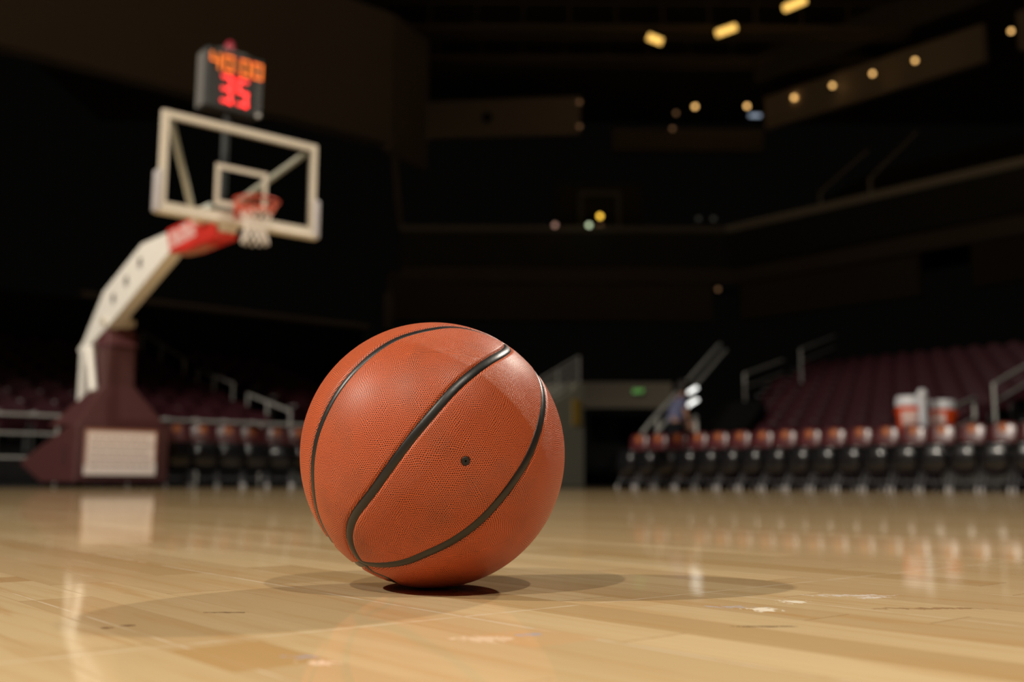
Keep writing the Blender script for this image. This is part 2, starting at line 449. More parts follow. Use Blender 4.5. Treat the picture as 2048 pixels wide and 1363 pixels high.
ball = thing('basketball', 'orange pebbled leather basketball with black seams resting on the court floor', 'basketball', BALL - Vector((0, 0, R)))
zax = (Vector((0, 0, CAM_H)) - BALL).normalized(); xax = UP.cross(zax).normalized(); yax = zax.cross(xax)
BR = Matrix((xax, yax, zax)).transposed()
NB = 190
ang = np.linspace(-PI/4, PI/4, NB+1); tg = np.tan(ang)
faces6 = [((1,0,0),(0,1,0),(0,0,1)), ((0,0,-1),(0,1,0),(1,0,0)), ((-1,0,0),(0,1,0),(0,0,-1)), ((0,0,1),(0,1,0),(-1,0,0)), ((1,0,0),(0,0,-1),(0,1,0)), ((1,0,0),(0,0,1),(0,-1,0))]
Vs = []; Fs = []; UVv = []
BRn = np.array(BR)
for fi, (ex, ey, ez) in enumerate(faces6):
    ex, ey, ez = map(np.array, (ex, ey, ez))
    gx, gy = np.meshgrid(tg, tg); ax_, ay_ = np.meshgrid(ang, ang)
    P = gx[..., None]*ex + gy[..., None]*ey + ez
    P = P/np.linalg.norm(P, axis=2)[..., None]
    o = len(Vs)*(NB+1)**2
    Vs.append(P.reshape(-1, 3) @ BRn.T)
    UVv.append(np.stack([ax_*R + fi*.37, ay_*R + fi*.23], 2).reshape(-1, 2))
    i, j = np.meshgrid(np.arange(NB), np.arange(NB)); i = i.ravel(); j = j.ravel()
    a = o + j*(NB+1) + i
    Fs.append(np.stack([a, a+1, a+NB+2, a+NB+1], 1))
Vs = np.vstack(Vs); Fs = np.vstack(Fs); UVv = np.vstack(UVv)
dist = np.full(len(Vs), 9.0)
for k in range(0, len(Vs), 8000):
    dd = Vs[k:k+8000] @ seam.T
    dist[k:k+8000] = np.arccos(np.clip(dd.max(axis=1), -1, 1))*R
HW = .0039
t = np.clip((dist - HW*.75)/(.0062 - HW*.75), 0, 1); t = t*t*(3-2*t)
rad = R - .0016*(1-t)
valve = onball(931.5, 921.5)
vd = np.arccos(np.clip(Vs @ np.array(valve), -1, 1))*R
t2 = np.clip((vd - .0026)/(.0042 - .0026), 0, 1); rad -= .0040*(1-t2*t2*(3-2*t2))
P = Vs*rad[:, None] + np.array([0, 0, R])
me = bpy.data.meshes.new('leather_cover')
me.vertices.add(len(P)); me.vertices.foreach_set('co', P.astype(np.float32).ravel())
me.loops.add(len(Fs)*4); me.loops.foreach_set('vertex_index', Fs.astype(np.int32).ravel())
me.polygons.add(len(Fs)); me.polygons.foreach_set('loop_start', np.arange(0, len(Fs)*4, 4, dtype=np.int32))
me.polygons.foreach_set('use_smooth', np.ones(len(Fs), bool))
uv = me.uv_layers.new(name='UVMap'); me.update(calc_edges=True)
uv.data.foreach_set('uv', UVv[Fs.ravel()].astype(np.float32).ravel())
import bmesh
bm = bmesh.new(); bm.from_mesh(me); bmesh.ops.remove_doubles(bm, verts=bm.verts, dist=2e-5); bm.to_mesh(me); bm.free()
def leather():
    m, nt, p = nodes('pebbled_leather'); N, L = nt.nodes, nt.links
    def math_(op, a, b=None):
        n = N.new('ShaderNodeMath'); n.operation = op
        for i, x in enumerate((a, b)):
            if x is None: continue
            if isinstance(x, (int, float)): n.inputs[i].default_value = x
            else: L.new(x, n.inputs[i])
        return n.outputs[0]
    def vm(op, a, b=None, c=None):
        n = N.new('ShaderNodeVectorMath'); n.operation = op
        for i, x in enumerate((a, b, c)):
            if x is None: continue
            if isinstance(x, tuple): n.inputs[i].default_value = x
            else: L.new(x, n.inputs[i])
        return n
    uvn = N.new('ShaderNodeUVMap'); tc = N.new('ShaderNodeTexCoord')
    sc = vm('SCALE', uvn.outputs[0]); sc.inputs['Scale'].default_value = 1/.00186
    wn = N.new('ShaderNodeTexNoise'); wn.inputs['Scale'].default_value = 48; wn.inputs['Detail'].default_value = 1.0
    L.new(tc.outputs['Object'], wn.inputs['Vector'])
    w1 = vm('SUBTRACT', wn.outputs['Color'], (.5, .5, .5)); w2 = vm('SCALE', w1.outputs[0]); w2.inputs['Scale'].default_value = 3.2
    wf = N.new('ShaderNodeTexNoise'); wf.inputs['Scale'].default_value = 330; wf.inputs['Detail'].default_value = 0
    L.new(tc.outputs['Object'], wf.inputs['Vector'])
    w3 = vm('SUBTRACT', wf.outputs['Color'], (.5, .5, .5)); w4 = vm('SCALE', w3.outputs[0]); w4.inputs['Scale'].default_value = .5
    q = vm('ADD', vm('ADD', sc.outputs[0], w2.outputs[0]).outputs[0], w4.outputs[0])
    q = vm('MULTIPLY', q.outputs[0], (1, 1, 0))
    s3 = math.sqrt(3)
    def cell(v):
        n = vm('WRAP', v, (.5, s3/2, .5), (-.5, -s3/2, -.5))
        return vm('LENGTH', vm('MULTIPLY', n.outputs[0], (1, 1, 0)).outputs[0]).outputs['Value']
    d = math_('MINIMUM', cell(q.outputs[0]), cell(vm('ADD', q.outputs[0], (.5, s3/2, 0)).outputs[0]))
    mr = N.new('ShaderNodeMapRange'); mr.interpolation_type = 'SMOOTHSTEP'
    L.new(d, mr.inputs[0]); mr.inputs[1].default_value = .195; mr.inputs[2].default_value = .42   # 0 at pit, 1 on the net between
    big = N.new('ShaderNodeTexNoise'); big.inputs['Scale'].default_value = 22; big.inputs['Detail'].default_value = 5
    L.new(tc.outputs['Object'], big.inputs['Vector'])
    net = N.new('ShaderNodeMix'); net.data_type = 'RGBA'; net.inputs[6].default_value = (.62, .100, .022, 1); net.inputs[7].default_value = (.70, .136, .034, 1)
    L.new(big.outputs['Fac'], net.inputs[0])
    # worn, smudged patch round the valve
    wear = N.new('ShaderNodeMapRange'); L.new(big.outputs['Fac'], wear.inputs[0]); wear.inputs[1].default_value = .52; wear.inputs[2].default_value = .72
    smg = N.new('ShaderNodeMix'); smg.data_type = 'RGBA'; L.new(math_('MULTIPLY', wear.outputs[0], .45), smg.inputs[0])
    L.new(net.outputs[2], smg.inputs[6]); smg.inputs[7].default_value = (.36, .085, .035, 1)
    cm = N.new('ShaderNodeMix'); cm.data_type = 'RGBA'; L.new(mr.outputs[0], cm.inputs[0])
    cm.inputs[6].default_value = (.055, .013, .009, 1); L.new(smg.outputs[2], cm.inputs[7])
    L.new(cm.outputs[2], p.inputs['Base Color'])
    bp = N.new('ShaderNodeBump'); bp.inputs['Strength'].default_value = .8; bp.inputs['Distance'].default_value = .0004; bp.invert = True
    L.new(mr.outputs[0], bp.inputs['Height']); L.new(bp.outputs['Normal'], p.inputs['Normal'])
    p.inputs['Roughness'].default_value = .44; p.inputs['Specular IOR Level'].default_value = .42
    return m
me.materials.append(leather())
cover = bpy.data.objects.new('leather_cover', me); C.objects.link(cover); cover.parent = ball
# seam channels: a rounded rubber ribbon sunk in the groove
n = len(seam); tang = np.roll(seam, -1, 0) - np.roll(seam, 1, 0); tang /= np.linalg.norm(tang, axis=1)[:, None]
side = np.cross(seam, tang); prof = [(-1.12, -.0020), (-1.0, -.0012), (-.6, -.00055), (-.2, -.00035), (.2, -.00035), (.6, -.00055), (1.0, -.0012), (1.12, -.0020)]
sv = []; sf = []
for i in range(n):
    for (a, h) in prof:
        q = seam[i]*R + side[i]*a*HW; q = q/np.linalg.norm(q)*(R+h); sv.append((q[0], q[1], q[2]+R))
K = len(prof)
for i in range(n):
    i2 = (i+1) % n
    for j in range(K-1): sf.append((i*K+j, i2*K+j, i2*K+j+1, i*K+j+1))
sm = MB(); sm.v = sv; sm.f = sf
sme = sm.build('seam_channel', mat('seam_rubber', (.016, .015, .014), .38, noise=.5, nscale=40, bump=.06, spec=.5), ball, smooth=True)
bm = bmesh.new(); bm.from_mesh(sme.data); bmesh.ops.recalc_face_normals(bm, faces=bm.faces); bm.to_mesh(sme.data); bm.free()
sme['label'] = 'black rubber seam channels'
vb = MB(); vb.lathe(valve*(R-.0008) + Vector((0, 0, R)), [(.0036, -.0022), (.0036, .0004), (.0031, .0008), (.0009, .0007), (.0008, -.0018), (.0002, -.002)], 28, Z=valve)
vb.build('valve', M['black'], ball, smooth='angle')

# ------------------------------------------------------------------ basketball goal
G0 = Vector((-2.983, 10.972, 0))
def G(s, t, z): return G0 + B3*s + C3*t + UP*z
GL = thing('basketball_goal', 'portable basketball goal with maroon padded base, white arm and glass backboard', 'basketball goal', G0)
def gpart(name, mb, m, parent=None, **k):
    """part given in world coordinates"""
    if parent is None:
        mb.v = [tuple(Vector(v) - G0) for v in mb.v]
        return mb.build(name, m, GL, **k)
    mb.v = [tuple(Vector(v) - G0) for v in mb.v]
    return mb.build(name, m, parent, **k)
# padded base: wedge in side view
bp_ = [(-3.16, .05), (-3.16, .80), (-3.36, .82), (-5.60, .36), (-5.55, .29), (-4.55, .05)]
x = MB().prism([G(-.63, t_, z_) for t_, z_ in bp_], B3*1.21)
base = gpart('base', x, M['maroon'], bevel=.03); base['label'] = 'maroon padded base'
x = MB()
tw = [[(-.60, -3.22, .80), (.56, -3.22, .80), (.56, -4.5, .80), (-.60, -4.5, .80)], [(-.20, -3.50, 1.33), (.20, -3.50, 1.33), (.20, -4.0, 1.33), (-.20, -4.0, 1.33)],
      [(-.19, -3.50, 1.86), (.19, -3.50, 1.86), (.19, -3.95, 1.86), (-.19, -3.95, 1.86)]]
pts = [G(*q) for ring in tw for q in ring]
fs = [(0, 3, 2, 1), (8, 9, 10, 11)]
for r_ in range(2):
    for j in range(4): fs.append((r_*4+j, r_*4+(j+1) % 4, r_*4+4+(j+1) % 4, r_*4+4+j))
x.add(pts, fs)
gpart('front_pad', x, M['maroon'], bevel=.02)
x = MB()
pts = [G(-.20, -3.47, 1.86), G(.20, -3.47, 1.86), G(.20, -3.97, 1.86), G(-.20, -3.97, 1.86), G(-.185, -3.56, 2.13), G(.185, -3.56, 2.13), G(.185, -3.95, 2.13), G(-.185, -3.95, 2.13)]
x.add(pts, [(0, 3, 2, 1), (4, 5, 6, 7), (0, 1, 5, 4), (1, 2, 6, 5), (2, 3, 7, 6), (3, 0, 4, 7)])
cp = gpart('pad_cap', x, M['maroonlite'], bevel=.02); cp['label'] = 'paler maroon cap of the front pad'
# notice panel on the base front
pz0, pz1, ps0, ps1 = .155, .735, -.515, .395
x = MB().box(G(ps0, -3.145, pz0), B3*(ps1-ps0), C3*.012, UP*(pz1-pz0))
notice = gpart('notice_panel', x, mat('notice_card', (.93, .80, .73), .4, noise=.03), base); notice['label'] = 'pale notice panel with lines of print and a red edge'
x = MB()
bw = .028
for (a0, a1, z0, z1) in ((ps0, ps1, pz1-bw, pz1), (ps0, ps0+bw*.7, pz0+.12, pz1-bw), (ps1-bw*.7, ps1, pz0+.16, pz1-bw)):
    x.box(G(a0, -3.132, z0), B3*(a1-a0), C3*.003, UP*(z1-z0))
gpart('notice_border', x, mat('notice_red', (.42, .16, .09), .5), base)
x = MB(); rr = random.Random(3)
for k in range(5):
    zt = pz1 - .10 - k*.088; s_ = ps0+.07
    while s_ < ps1-.10:
        w_ = rr.uniform(.03, .10); x.box(G(s_, -3.132, zt - .022), B3*w_, C3*.002, UP*.022); s_ += w_+.018
gpart('notice_print', x, mat('notice_ink', (.42, .29, .25), .6), base)
# side hatch on base
gpart('side_hatch', MB().box(G(-.645, -3.62, .30), B3*.02, C3*.14, UP*.22), mat('hatch', (.05, .014, .016), .6), base)
for (s_, t_) in ((-.45, -4.9), (.40, -4.9), (-.45, -3.5), (.40, -3.5)):
    x = MB().lathe(G(s_-.04, t_, .075), [(.02, 0), (.07, .002), (.075, .01), (.075, .07), (.07, .078), (.02, .08)], 20, Z=B3)
    gpart('wheel', x, M['black'], smooth='angle')
x = MB().box(G(-.55, -5.3, .16), B3*1.05, C3*1.0, UP*.14); gpart('rear_ballast', x, M['black'])
# rear post, lift cylinder
x = MB().box(G(-.24, -4.48, .60), B3*.17, C3*.15, UP*1.32); gpart('rear_post', x, M['white'], bevel=.01)
x = MB().tube([G(-.25, -4.02, 1.88), G(-.27, -3.70, 1.26)], .05, 14); gpart('lift_cylinder', x, M['white'], smooth='angle')
x = MB().box(G(-.20, -3.88, 2.12), B3*.30, C3*.40, UP*.16); gpart('arm_bracket', x, M['cream'], bevel=.015)
x = MB().tube([G(.18, -3.60, 2.20), G(-.26, -3.60, 2.20)], .05, 14); gpart('pivot_pin', x, M['cream'], smooth='angle')
# main arm with three lightening holes (side plates with holes cut by bridging round rings)
prof = [(-1.20, 3.03), (-2.38, 3.04), (-3.72, 2.62), (-4.49, 1.98), (-4.66, 1.92), (-4.60, 1.86), (-4.40, 1.86), (-3.20, 2.20), (-1.45, 2.78), (-1.2, 2.78)]
AS0, AS1 = -.21, -.045
holes = [(-2.42, 2.80), (-2.88, 2.63), (-3.33, 2.46)]
arm = gpart('arm', MB().prism([G(AS0, t_, z_) for t_, z_ in prof], B3*(AS1-AS0)), M['white'])
def inset(poly, d):
    out = []; n_ = len(poly); P_ = [Vector((a, b, 0)) for a, b in poly]
    area = sum(P_[i].x*P_[(i+1) % n_].y - P_[(i+1) % n_].x*P_[i].y for i in range(n_))
    for i in range(n_):
        e1 = (P_[i]-P_[i-1]).normalized(); e2 = (P_[(i+1) % n_]-P_[i]).normalized()
        nn = Vector((-(e1.y+e2.y), e1.x+e2.x, 0)).normalized()*(1 if area > 0 else -1)
        q = P_[i] + nn*d; out.append((q.x, q.y))
    return out
cavity = MB().prism([G(AS0+.012, t_, z_) for t_, z_ in inset(prof, .022)], B3*(AS1-AS0-.024))
cutters = [cavity] + [MB().lathe(G(AS0-.1, t_, z_), [(.078, 0), (.078, .40)], 24, Z=B3) for (t_, z_) in holes]
tmp = []
for k, cut in enumerate(cutters):
    cut.v = [tuple(Vector(v) - G0) for v in cut.v]
    co = cut.build('cutter', M['white'], GL); tmp.append(co)
for ob in [arm] + tmp:
    bm = bmesh.new(); bm.from_mesh(ob.data); bmesh.ops.recalc_face_normals(bm, faces=bm.faces); bm.to_mesh(ob.data); bm.free()
for co in tmp:   # cut once here, baked into the arm's mesh; the cutters are removed
    mod = arm.modifiers.new('cut', 'BOOLEAN'); mod.operation = 'DIFFERENCE'; mod.object = co; mod.solver = 'EXACT'
bpy.context.view_layer.update()
dg = bpy.context.evaluated_depsgraph_get()
newme = bpy.data.meshes.new_from_object(arm.evaluated_get(dg)); arm.modifiers.clear(); arm.data = newme
for co in tmp: bpy.data.objects.remove(co)
arm['label'] = 'white tubular arm with three round holes'
# red pad round the arm's end
rp = [(-.06, 2.93), (-.62, 3.06), (-1.52, 3.06), (-1.40, 2.75), (-.90, 2.70), (-.06, 2.70)]
x = MB().prism([G(-.235, t_, z_) for t_, z_ in rp], B3*.235)
redpad = gpart('arm_pad', x, M['red'], bevel=.02); redpad['label'] = 'red arm pad with white lettering'
# lettering on the pad: nine slanted pale letter strokes on the side and along the underside (too blurred to read)
x = MB()
for k in range(9):
    t0 = -1.36 + k*.083; z0 = 2.80 + .003*k
    x.box(G(-.238, t0, z0), B3*.003, C3*.018 , UP*.19)
    x.box(G(-.238, t0, z0 + (.17, .08, 0, .17)[k % 4]), B3*.003, C3*.06, UP*.035)
    x.box(G(-.238, t0, z0 + (.0, .17, .09, .08)[k % 4]), B3*.003, C3*.06, UP*.035)
    x.box(G(-.238, t0 + .045, z0 + (.08, 0, 0, .0)[k % 4]), B3*.003, C3*.018, UP*(.10, .19, .10, .10)[k % 4])
gpart('pad_lettering', x, M['pale'], redpad)
x = MB()
for k in range(9):
    tt = -1.28 + k*.095
    zz = 2.745 - (.05/.5)*(min(tt, -.9)+1.4) - .003
    x.box(G(-.20, tt, zz-.002 if tt > -.92 else zz-.006), B3*.15, C3*.022, UP*.003)
    x.box(G(-.20 + (k % 3)*.05, tt, zz-.002 if tt > -.92 else zz-.006), B3*.035, C3*.07, UP*.003)
gpart('underside_lettering', x, mat('pad_underside_print', (.78, .50, .36), .6), redpad)
# bracing struts behind the glass, mount
for s_, e in ((-.80, G(-.33, -.55, 3.10)), (.80, G(.10, -.45, 3.18))):
    x = MB().tube([G(s_, -.05, 3.86), e], .034, 10); gpart('strut', x, M['cream'], smooth='angle')
x = MB().rbox(G(-.17, -.30, 3.0), .34, .42, .16, .03, X=B3, Y=C3); gpart('mount', x, M['white'])
x = MB().rbox(G(-.12, -.12, 2.83), .22, .22, .12, .03, X=B3, Y=C3); gpart('lower_mount', x, M['cream'])
# backboard
fr = MB()
FW, FT = .075, .05
HWD, ZB, ZT = .915, 2.885, 3.962
fr.box(G(-HWD, -FT, ZT-FW), B3*2*HWD, C3*FT*1.2, UP*FW)
fr.box(G(-HWD, -FT, ZB), B3*2*HWD, C3*FT*1.2, UP*FW*1.15)
fr.box(G(-HWD, -FT, ZB+FW*1.15), B3*FW, C3*FT*1.2, UP*(ZT-ZB-FW*2.15))
fr.box(G(HWD-FW, -FT, ZB+FW*1.15), B3*FW, C3*FT*1.2, UP*(ZT-ZB-FW*2.15))
bbf = gpart('backboard_frame', fr, M['cream'])
def glassmat():
    m, nt, p = nodes('backboard_glass'); N, L = nt.nodes, nt.links
    out = [q for q in N if q.type == 'OUTPUT_MATERIAL'][0]
    tr = N.new('ShaderNodeBsdfTransparent'); tr.inputs[0].default_value = (.93, .96, .95, 1)
    gl = N.new('ShaderNodeBsdfGlossy'); gl.inputs['Roughness'].default_value = .02
    fr_ = N.new('ShaderNodeFresnel'); fr_.inputs['IOR'].default_value = 1.45
    ms = N.new('ShaderNodeMixShader'); L.new(fr_.outputs[0], ms.inputs[0]); L.new(tr.outputs[0], ms.inputs[1]); L.new(gl.outputs[0], ms.inputs[2])
    L.new(ms.outputs[0], out.inputs['Surface'])
    return m
x = MB().box(G(-HWD+FW, -.02, ZB+FW), B3*2*(HWD-FW), C3*.012, UP*(ZT-ZB-2*FW))
gl_ = gpart('glass_pane', x, glassmat(), bbf)
x = MB(); tq = .052
for (a0, a1, z0, z1) in ((-.305, .305, 3.505-tq, 3.505), (-.305, .305, 3.048, 3.048+tq), (-.305, -.305+tq, 3.048+tq, 3.505-tq), (.305-tq, .305, 3.048+tq, 3.505-tq)):
    x.box(G(a0, -.007, z0), B3*(a1-a0), C3*.004, UP*(z1-z0))
gpart('target_square', x, M['cream'], bbf)
for sg in (-1, 1):
    x = MB().rbox(G(sg*(HWD+.012), -.012, ZB+.19), .075, .11, .46, .03, X=B3, Y=C3)
    pd = gpart('edge_padding', x, M['padgrey'], bbf, smooth='angle'); pd['label'] = 'grey corner padding'
x = MB().rbox(G(0, -.012, ZB-.01), 1.90, .09, .075, .03, X=B3, Y=C3); gpart('bottom_padding', x, M['cream'], bbf, smooth='angle')
# rim and net
RC = G(0, .38, 3.048)
x = MB().tube([RC + (B3*math.cos(2*PI*k/48) + C3*math.sin(2*PI*k/48))*.236 for k in range(48)], .011, 10, closed=True)
rim = gpart('rim', x, M['rimred'], smooth=True)
x = MB().rbox(G(0, .06, 3.02), .15, .14, .10, .02, X=B3, Y=C3)
for s_ in (-.07, .07): x.tube([G(s_, .03, 2.98), G(s_*2.0, .25, 3.04)], .012, 8)
x.box(G(-.075, .0, 2.92), B3*.15, C3*.015, UP*.17)
gpart('rim_bracket', x, M['rimred'], rim)
netw, netr = MB(), MB()
ncord, nlev = 12, 7
def netr_(f): return .230 - .125*min(1, f/.62)**.8 + .04*max(0, (f-.62)/.38)
def nodepos(lev, k):
    f = lev/nlev; a = 2*PI*(k + (.5 if lev % 2 else 0))/ncord; r_ = netr_(f)
    return RC + (B3*math.cos(a) + C3*math.sin(a))*r_ - UP*(.01 + .45*f)
for lev in range(nlev):
    for k in range(ncord):
        a = nodepos(lev, k); k2 = (k, k-1) if lev % 2 == 0 else (k, k+1)
        for kk in k2:
            (netr if lev < 2 else netw).tube([a, nodepos(lev+1, kk % ncord)], .0065 if lev >= 2 else .006, 6)
gpart('net', netw, M['netwhite'], rim)
nr_ = gpart('net_top', netr, M['netred'], rim); nr_['label'] = 'reddish upper loops of the net'
# shot clock: hangs together with the goal, on a pole behind the board
x = MB().tube([G(-.03, -.42, 2.95), G(-.03, -.42, 4.215)], .045, 12); gpart('clock_pole', x, M['black'], smooth='angle')
CLK = thing('shot_clock', 'black box shot clock above the backboard reading 35 in red', 'shot clock', G(0, -.42, 4.22))
def cpart(name, mb, m, parent=None, **k):
    o0 = G(0, -.42, 4.22); mb.v = [tuple(Vector(v) - o0) for v in mb.v]; return mb.build(name, m, parent or CLK, **k)
CZ0, CZ1, CS0, CS1 = 4.25, 4.95, -.325, .36
case = cpart('case', MB().box(G(CS0, -.60, CZ0), B3*(CS1-CS0), C3*.27, UP*(CZ1-CZ0)), M['clockcase'], bevel=.015)
cpart('side_panel', MB().box(G(CS0-.006, -.585, CZ0+.03), B3*.006, C3*.20, UP*(CZ1-CZ0-.06)), M['clockside'], case)
cpart('front_trim', MB().box(G(.27, -.328, CZ0+.02), B3*.07, C3*.006, UP*(CZ1-CZ0-.10)), mat('trim_grey', (.075, .075, .075), .5), case)
def digit(mb, s0, z0, w, h, th, segs, t=-.322):
    """seven-segment strokes: a top, b upper right, c lower right, d bottom, e lower left, f upper left, g middle"""
    for q in segs:
        if q == 'a': mb.box(G(s0, t, z0+h-th), B3*w, C3*.006, UP*th)
        if q == 'd': mb.box(G(s0, t, z0), B3*w, C3*.006, UP*th)
        if q == 'g': mb.box(G(s0, t, z0+h/2-th/2), B3*w, C3*.006, UP*th)
        if q == 'f': mb.box(G(s0, t, z0+h/2), B3*th, C3*.006, UP*h/2)
        if q == 'e': mb.box(G(s0, t, z0), B3*th, C3*.006, UP*h/2)
        if q == 'b': mb.box(G(s0+w-th, t, z0+h/2), B3*th, C3*.006, UP*h/2)
        if q == 'c': mb.box(G(s0+w-th, t, z0), B3*th, C3*.006, UP*h/2)
x = MB(); digit(x, -.145, 4.33, .13, .32, .038, 'abgcd'); cpart('red_digit', x, M['redled'], case)
x = MB(); digit(x, .045, 4.33, .13, .32, .038, 'afgcd'); cpart('red_digit', x, M['redled'], case)
for s_, sg_ in ((-.285, 'fgbc'), (-.125, 'abcdef'), (.075, 'abcdef'), (.23, 'abcdef')):
    x = MB(); digit(x, s_, 4.70, .115, .19, .022, sg_); cpart('orange_digit', x, M['orangeled'], case)
x = MB().cbox(G(.0, -.42, 4.965), .34, .12, .03, X=B3, Y=C3); cpart('top_bracket', x, M['clockside'], case)
x = MB().lathe(G(-.02, -.42, 4.98), [(.06, 0), (.06, .05), (.05, .10), (.025, .13), (.002, .14)], 20); cpart('warning_light', x, M['beacon'], smooth=True)
x = MB().sphere(G(.31, -.31, 4.26), .028, 8); cpart('corner_knob', x, M['steel'], case, smooth=True)

# ------------------------------------------------------------------ bench chairs
def chair_proto():
    """courtside chair, faces +Y in its own axes, origin on the floor below the middle of the seat"""
    t = thing('bench_chair', '', 'chair')
    W = .375
    # back pad: rounded, puffed, slightly raked
    Yb = Vector((0, math.cos(.16), math.sin(.16))); Zb = Vector((0, -math.sin(.16), math.cos(.16)))
    b = MB().superq((0, -.205, .755), .185, .055, .150, .5, .6, Y=Yb, Z=Zb).build('backrest', M['chairback'], t, smooth=True)
    MB().lathe(Vector((0, -.205, .755)) + Yb*.046 + Zb*.055, [(.066, -.02), (.066, .004), (.05, .012), (.002, .015)], 20, Z=Yb).build('emblem', M['emblem'], b, smooth='angle')
    b['label'] = 'maroon padded backrest'
    s = MB().superq((0, .0, .585), .183, .21, .055, .6, .35).build('seat', M['chairblack'], t, smooth=True); s['label'] = 'black vinyl seat'
    MB().superq((0, .165, .40), .182, .085, .20, .72, .62).build('front_panel', M['chairblack'], t, smooth=True)
    for sx in (-1, 1):
        f = MB().tube([(sx*.165, -.235, .80), (sx*.165, -.16, .56), (sx*.165, .22, .02)], .014, 8).build('leg', M['chairleg'], t, smooth='angle')
        MB().lathe((sx*.165, .22, 0), [(.02, 0), (.022, .03), (.016, .045)], 12).build('glide', M['glide'], f, smooth='angle')
        r = MB().tube([(sx*.155, .14, .54), (sx*.155, -.24, .015)], .013, 8).build('leg', M['chairleg'], t, smooth='angle')
        MB().lathe((sx*.155, -.24, 0), [(.02, 0), (.022, .025), (.016, .04)], 12).build('glide', M['glide'], r, smooth='angle')
    MB().tube([(-.16, .12, .12), (.16, .12, .12)], .009, 8).build('stretcher', M['chairleg'], t, smooth='angle')
    return t
PL, PR = Vector((2.056, 17.5, 0)), Vector((6.34, 13.4, 0))
cd = (PR-PL); step = cd/15; cdn = cd.normalized(); face = Vector((cdn.y, -cdn.x, 0)); face = face if face.y < 0 else -face
proto = None
def put_chair(loc, rz, label, group):
    global proto
    if proto is None: proto = chair_proto(); o = proto
    else: o = copy_tree(proto)
    o.location = loc; o.rotation_euler = (0, 0, rz); o['label'] = label; o['group'] = group
    return o
rzr = math.atan2(face.y, face.x) - PI/2
for k in range(17):
    lab = ('maroon-backed black chair at the tunnel end of the sideline bench row' if k == 0 else
           'maroon-backed black chair, %s from the tunnel end of the sideline bench row' % ORD[k])
    put_chair(PL + step*k, rzr + random.uniform(-.03, .03), lab, 'bench chairs along the right sideline')
QL = Vector((-4.73, 14.6, 0)); rzl = math.atan2(C3.y, C3.x) - PI/2
for k in range(6):
    lab = ('maroon-backed black baseline chair next to the padded goal base' if k == 0 else
           'maroon-backed black baseline chair, %s from the padded goal base' % ORD[k])
    put_chair(QL + B3*.392*k, rzl + random.uniform(-.03, .03) - .28, lab, 'baseline chairs beside the goal base')

# ------------------------------------------------------------------ stands
def seat_proto():
    """tip-up stadium seat, faces +Y, origin on the tread"""
    t = thing('stadium_seat', '', 'seat')
    import bmesh
    # curved backrest shell
    mb = MB(); nx, nz = 8, 6; front = []; 
    def bpnt(i, j, d):
        u = -1+2*i/nx; v = j/nz; w = .25*(1-.06*v*v); zz = .40+.46*v - .05*v*v*u*u*2
        return Vector((u*w, -.16 - .09*v + .022*u*u + d, zz))
    vs = [bpnt(i, j, 0) for j in range(nz+1) for i in range(nx+1)] + [bpnt(i, j, -.035) for j in range(nz+1) for i in range(nx+1)]
    o = (nx+1)*(nz+1); fs = []
    for j in range(nz):
        for i in range(nx):
            a = j*(nx+1)+i; fs.append((a+1, a, a+nx+1, a+nx+2)); fs.append((o+a, o+a+1, o+a+nx+2, o+a+nx+1))
    rim_ = [i for i in range(nx+1)] + [j*(nx+1)+nx for j in range(1, nz+1)] + [nz*(nx+1)+i for i in range(nx-1, -1, -1)] + [j*(nx+1) for j in range(nz-1, 0, -1)]
    for q in range(len(rim_)):
        a, b = rim_[q], rim_[(q+1) % len(rim_)]; fs.append((a, b, o+b, o+a))
    mb.add(vs, fs); mb.build('backrest', M['seat'], t, smooth='angle')
    Yt = Vector((0, .35, .94)); Zt = Vector((0, -.94, .35))
    MB().rbox((0, -.07, .50), .43, .38, .055, .025, Y=Yt, Z=Zt, n=3).build('seat_pan', M['seatpan'], t, smooth='angle')
    MB().superq((.262, .0, .63), .026, .17, .024, .6, .5, n=10).build('armrest', M['armcap'], t, smooth=True)
    for sx in (-.225, .225): MB().box((sx-.015, -.20, 0), (.03, 0, 0), (0, .12, 0), (0, 0, .46)).build('bracket', M['darkmetal'], t)
    return t
sproto = None
def put_seat(loc, rz, label, group):
    global sproto
    if sproto is None: sproto = seat_proto(); o = sproto
    else: o = copy_tree(sproto)
    o.location = loc; o.rotation_euler = (0, 0, rz); o['label'] = label; o['group'] = group
    return o
# right stand: local axes s (away along -C3) and b
RO = Vector((7.59, 18.77, 0)); TREAD, RISE, Z0R = .95, .25, .50
def RS(s, d, z): return RO - C3*s + B3*d + UP*z
NR = 11
def rlen(n): return 5.3 + .39*n
rz_right = math.atan2(-B3.y, -B3.x) - PI/2
x = MB()
for n_ in range(NR):
    x.box(RS(-.45, n_*TREAD-.5, 0), -C3*(rlen(n_)+.75), B3*TREAD, UP*(Z0R+RISE*n_))
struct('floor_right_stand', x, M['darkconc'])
cnt = 0
for n_ in range(NR):
    k = 0; s = .05
    while s < rlen(n_):
        lab = 'maroon tip-up seat in the right stand, %s row up, %s from the lower stairway' % (ORD[n_], ORD[k])
        put_seat(RS(s, n_*TREAD+.05, Z0R+RISE*n_), rz_right, lab, 'maroon seats in the right stand'); s += .53; k += 1; cnt += 1
# block beyond the lower stairway
x = MB()
for n_ in range(3): x.box(RS(-3.6, n_*TREAD-.5, 0), -C3*1.9, B3*TREAD, UP*(Z0R+RISE*n_))
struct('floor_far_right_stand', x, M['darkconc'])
for n_ in range(3):
    for k in range(3):
        put_seat(RS(-2.0-.53*k, n_*TREAD+.05, Z0R+RISE*n_), rz_right, 'maroon tip-up seat past the lower stairway, %s row up, %s from the steps' % (ORD[n_], ORD[k]), 'maroon seats past the lower stairway'); cnt += 1
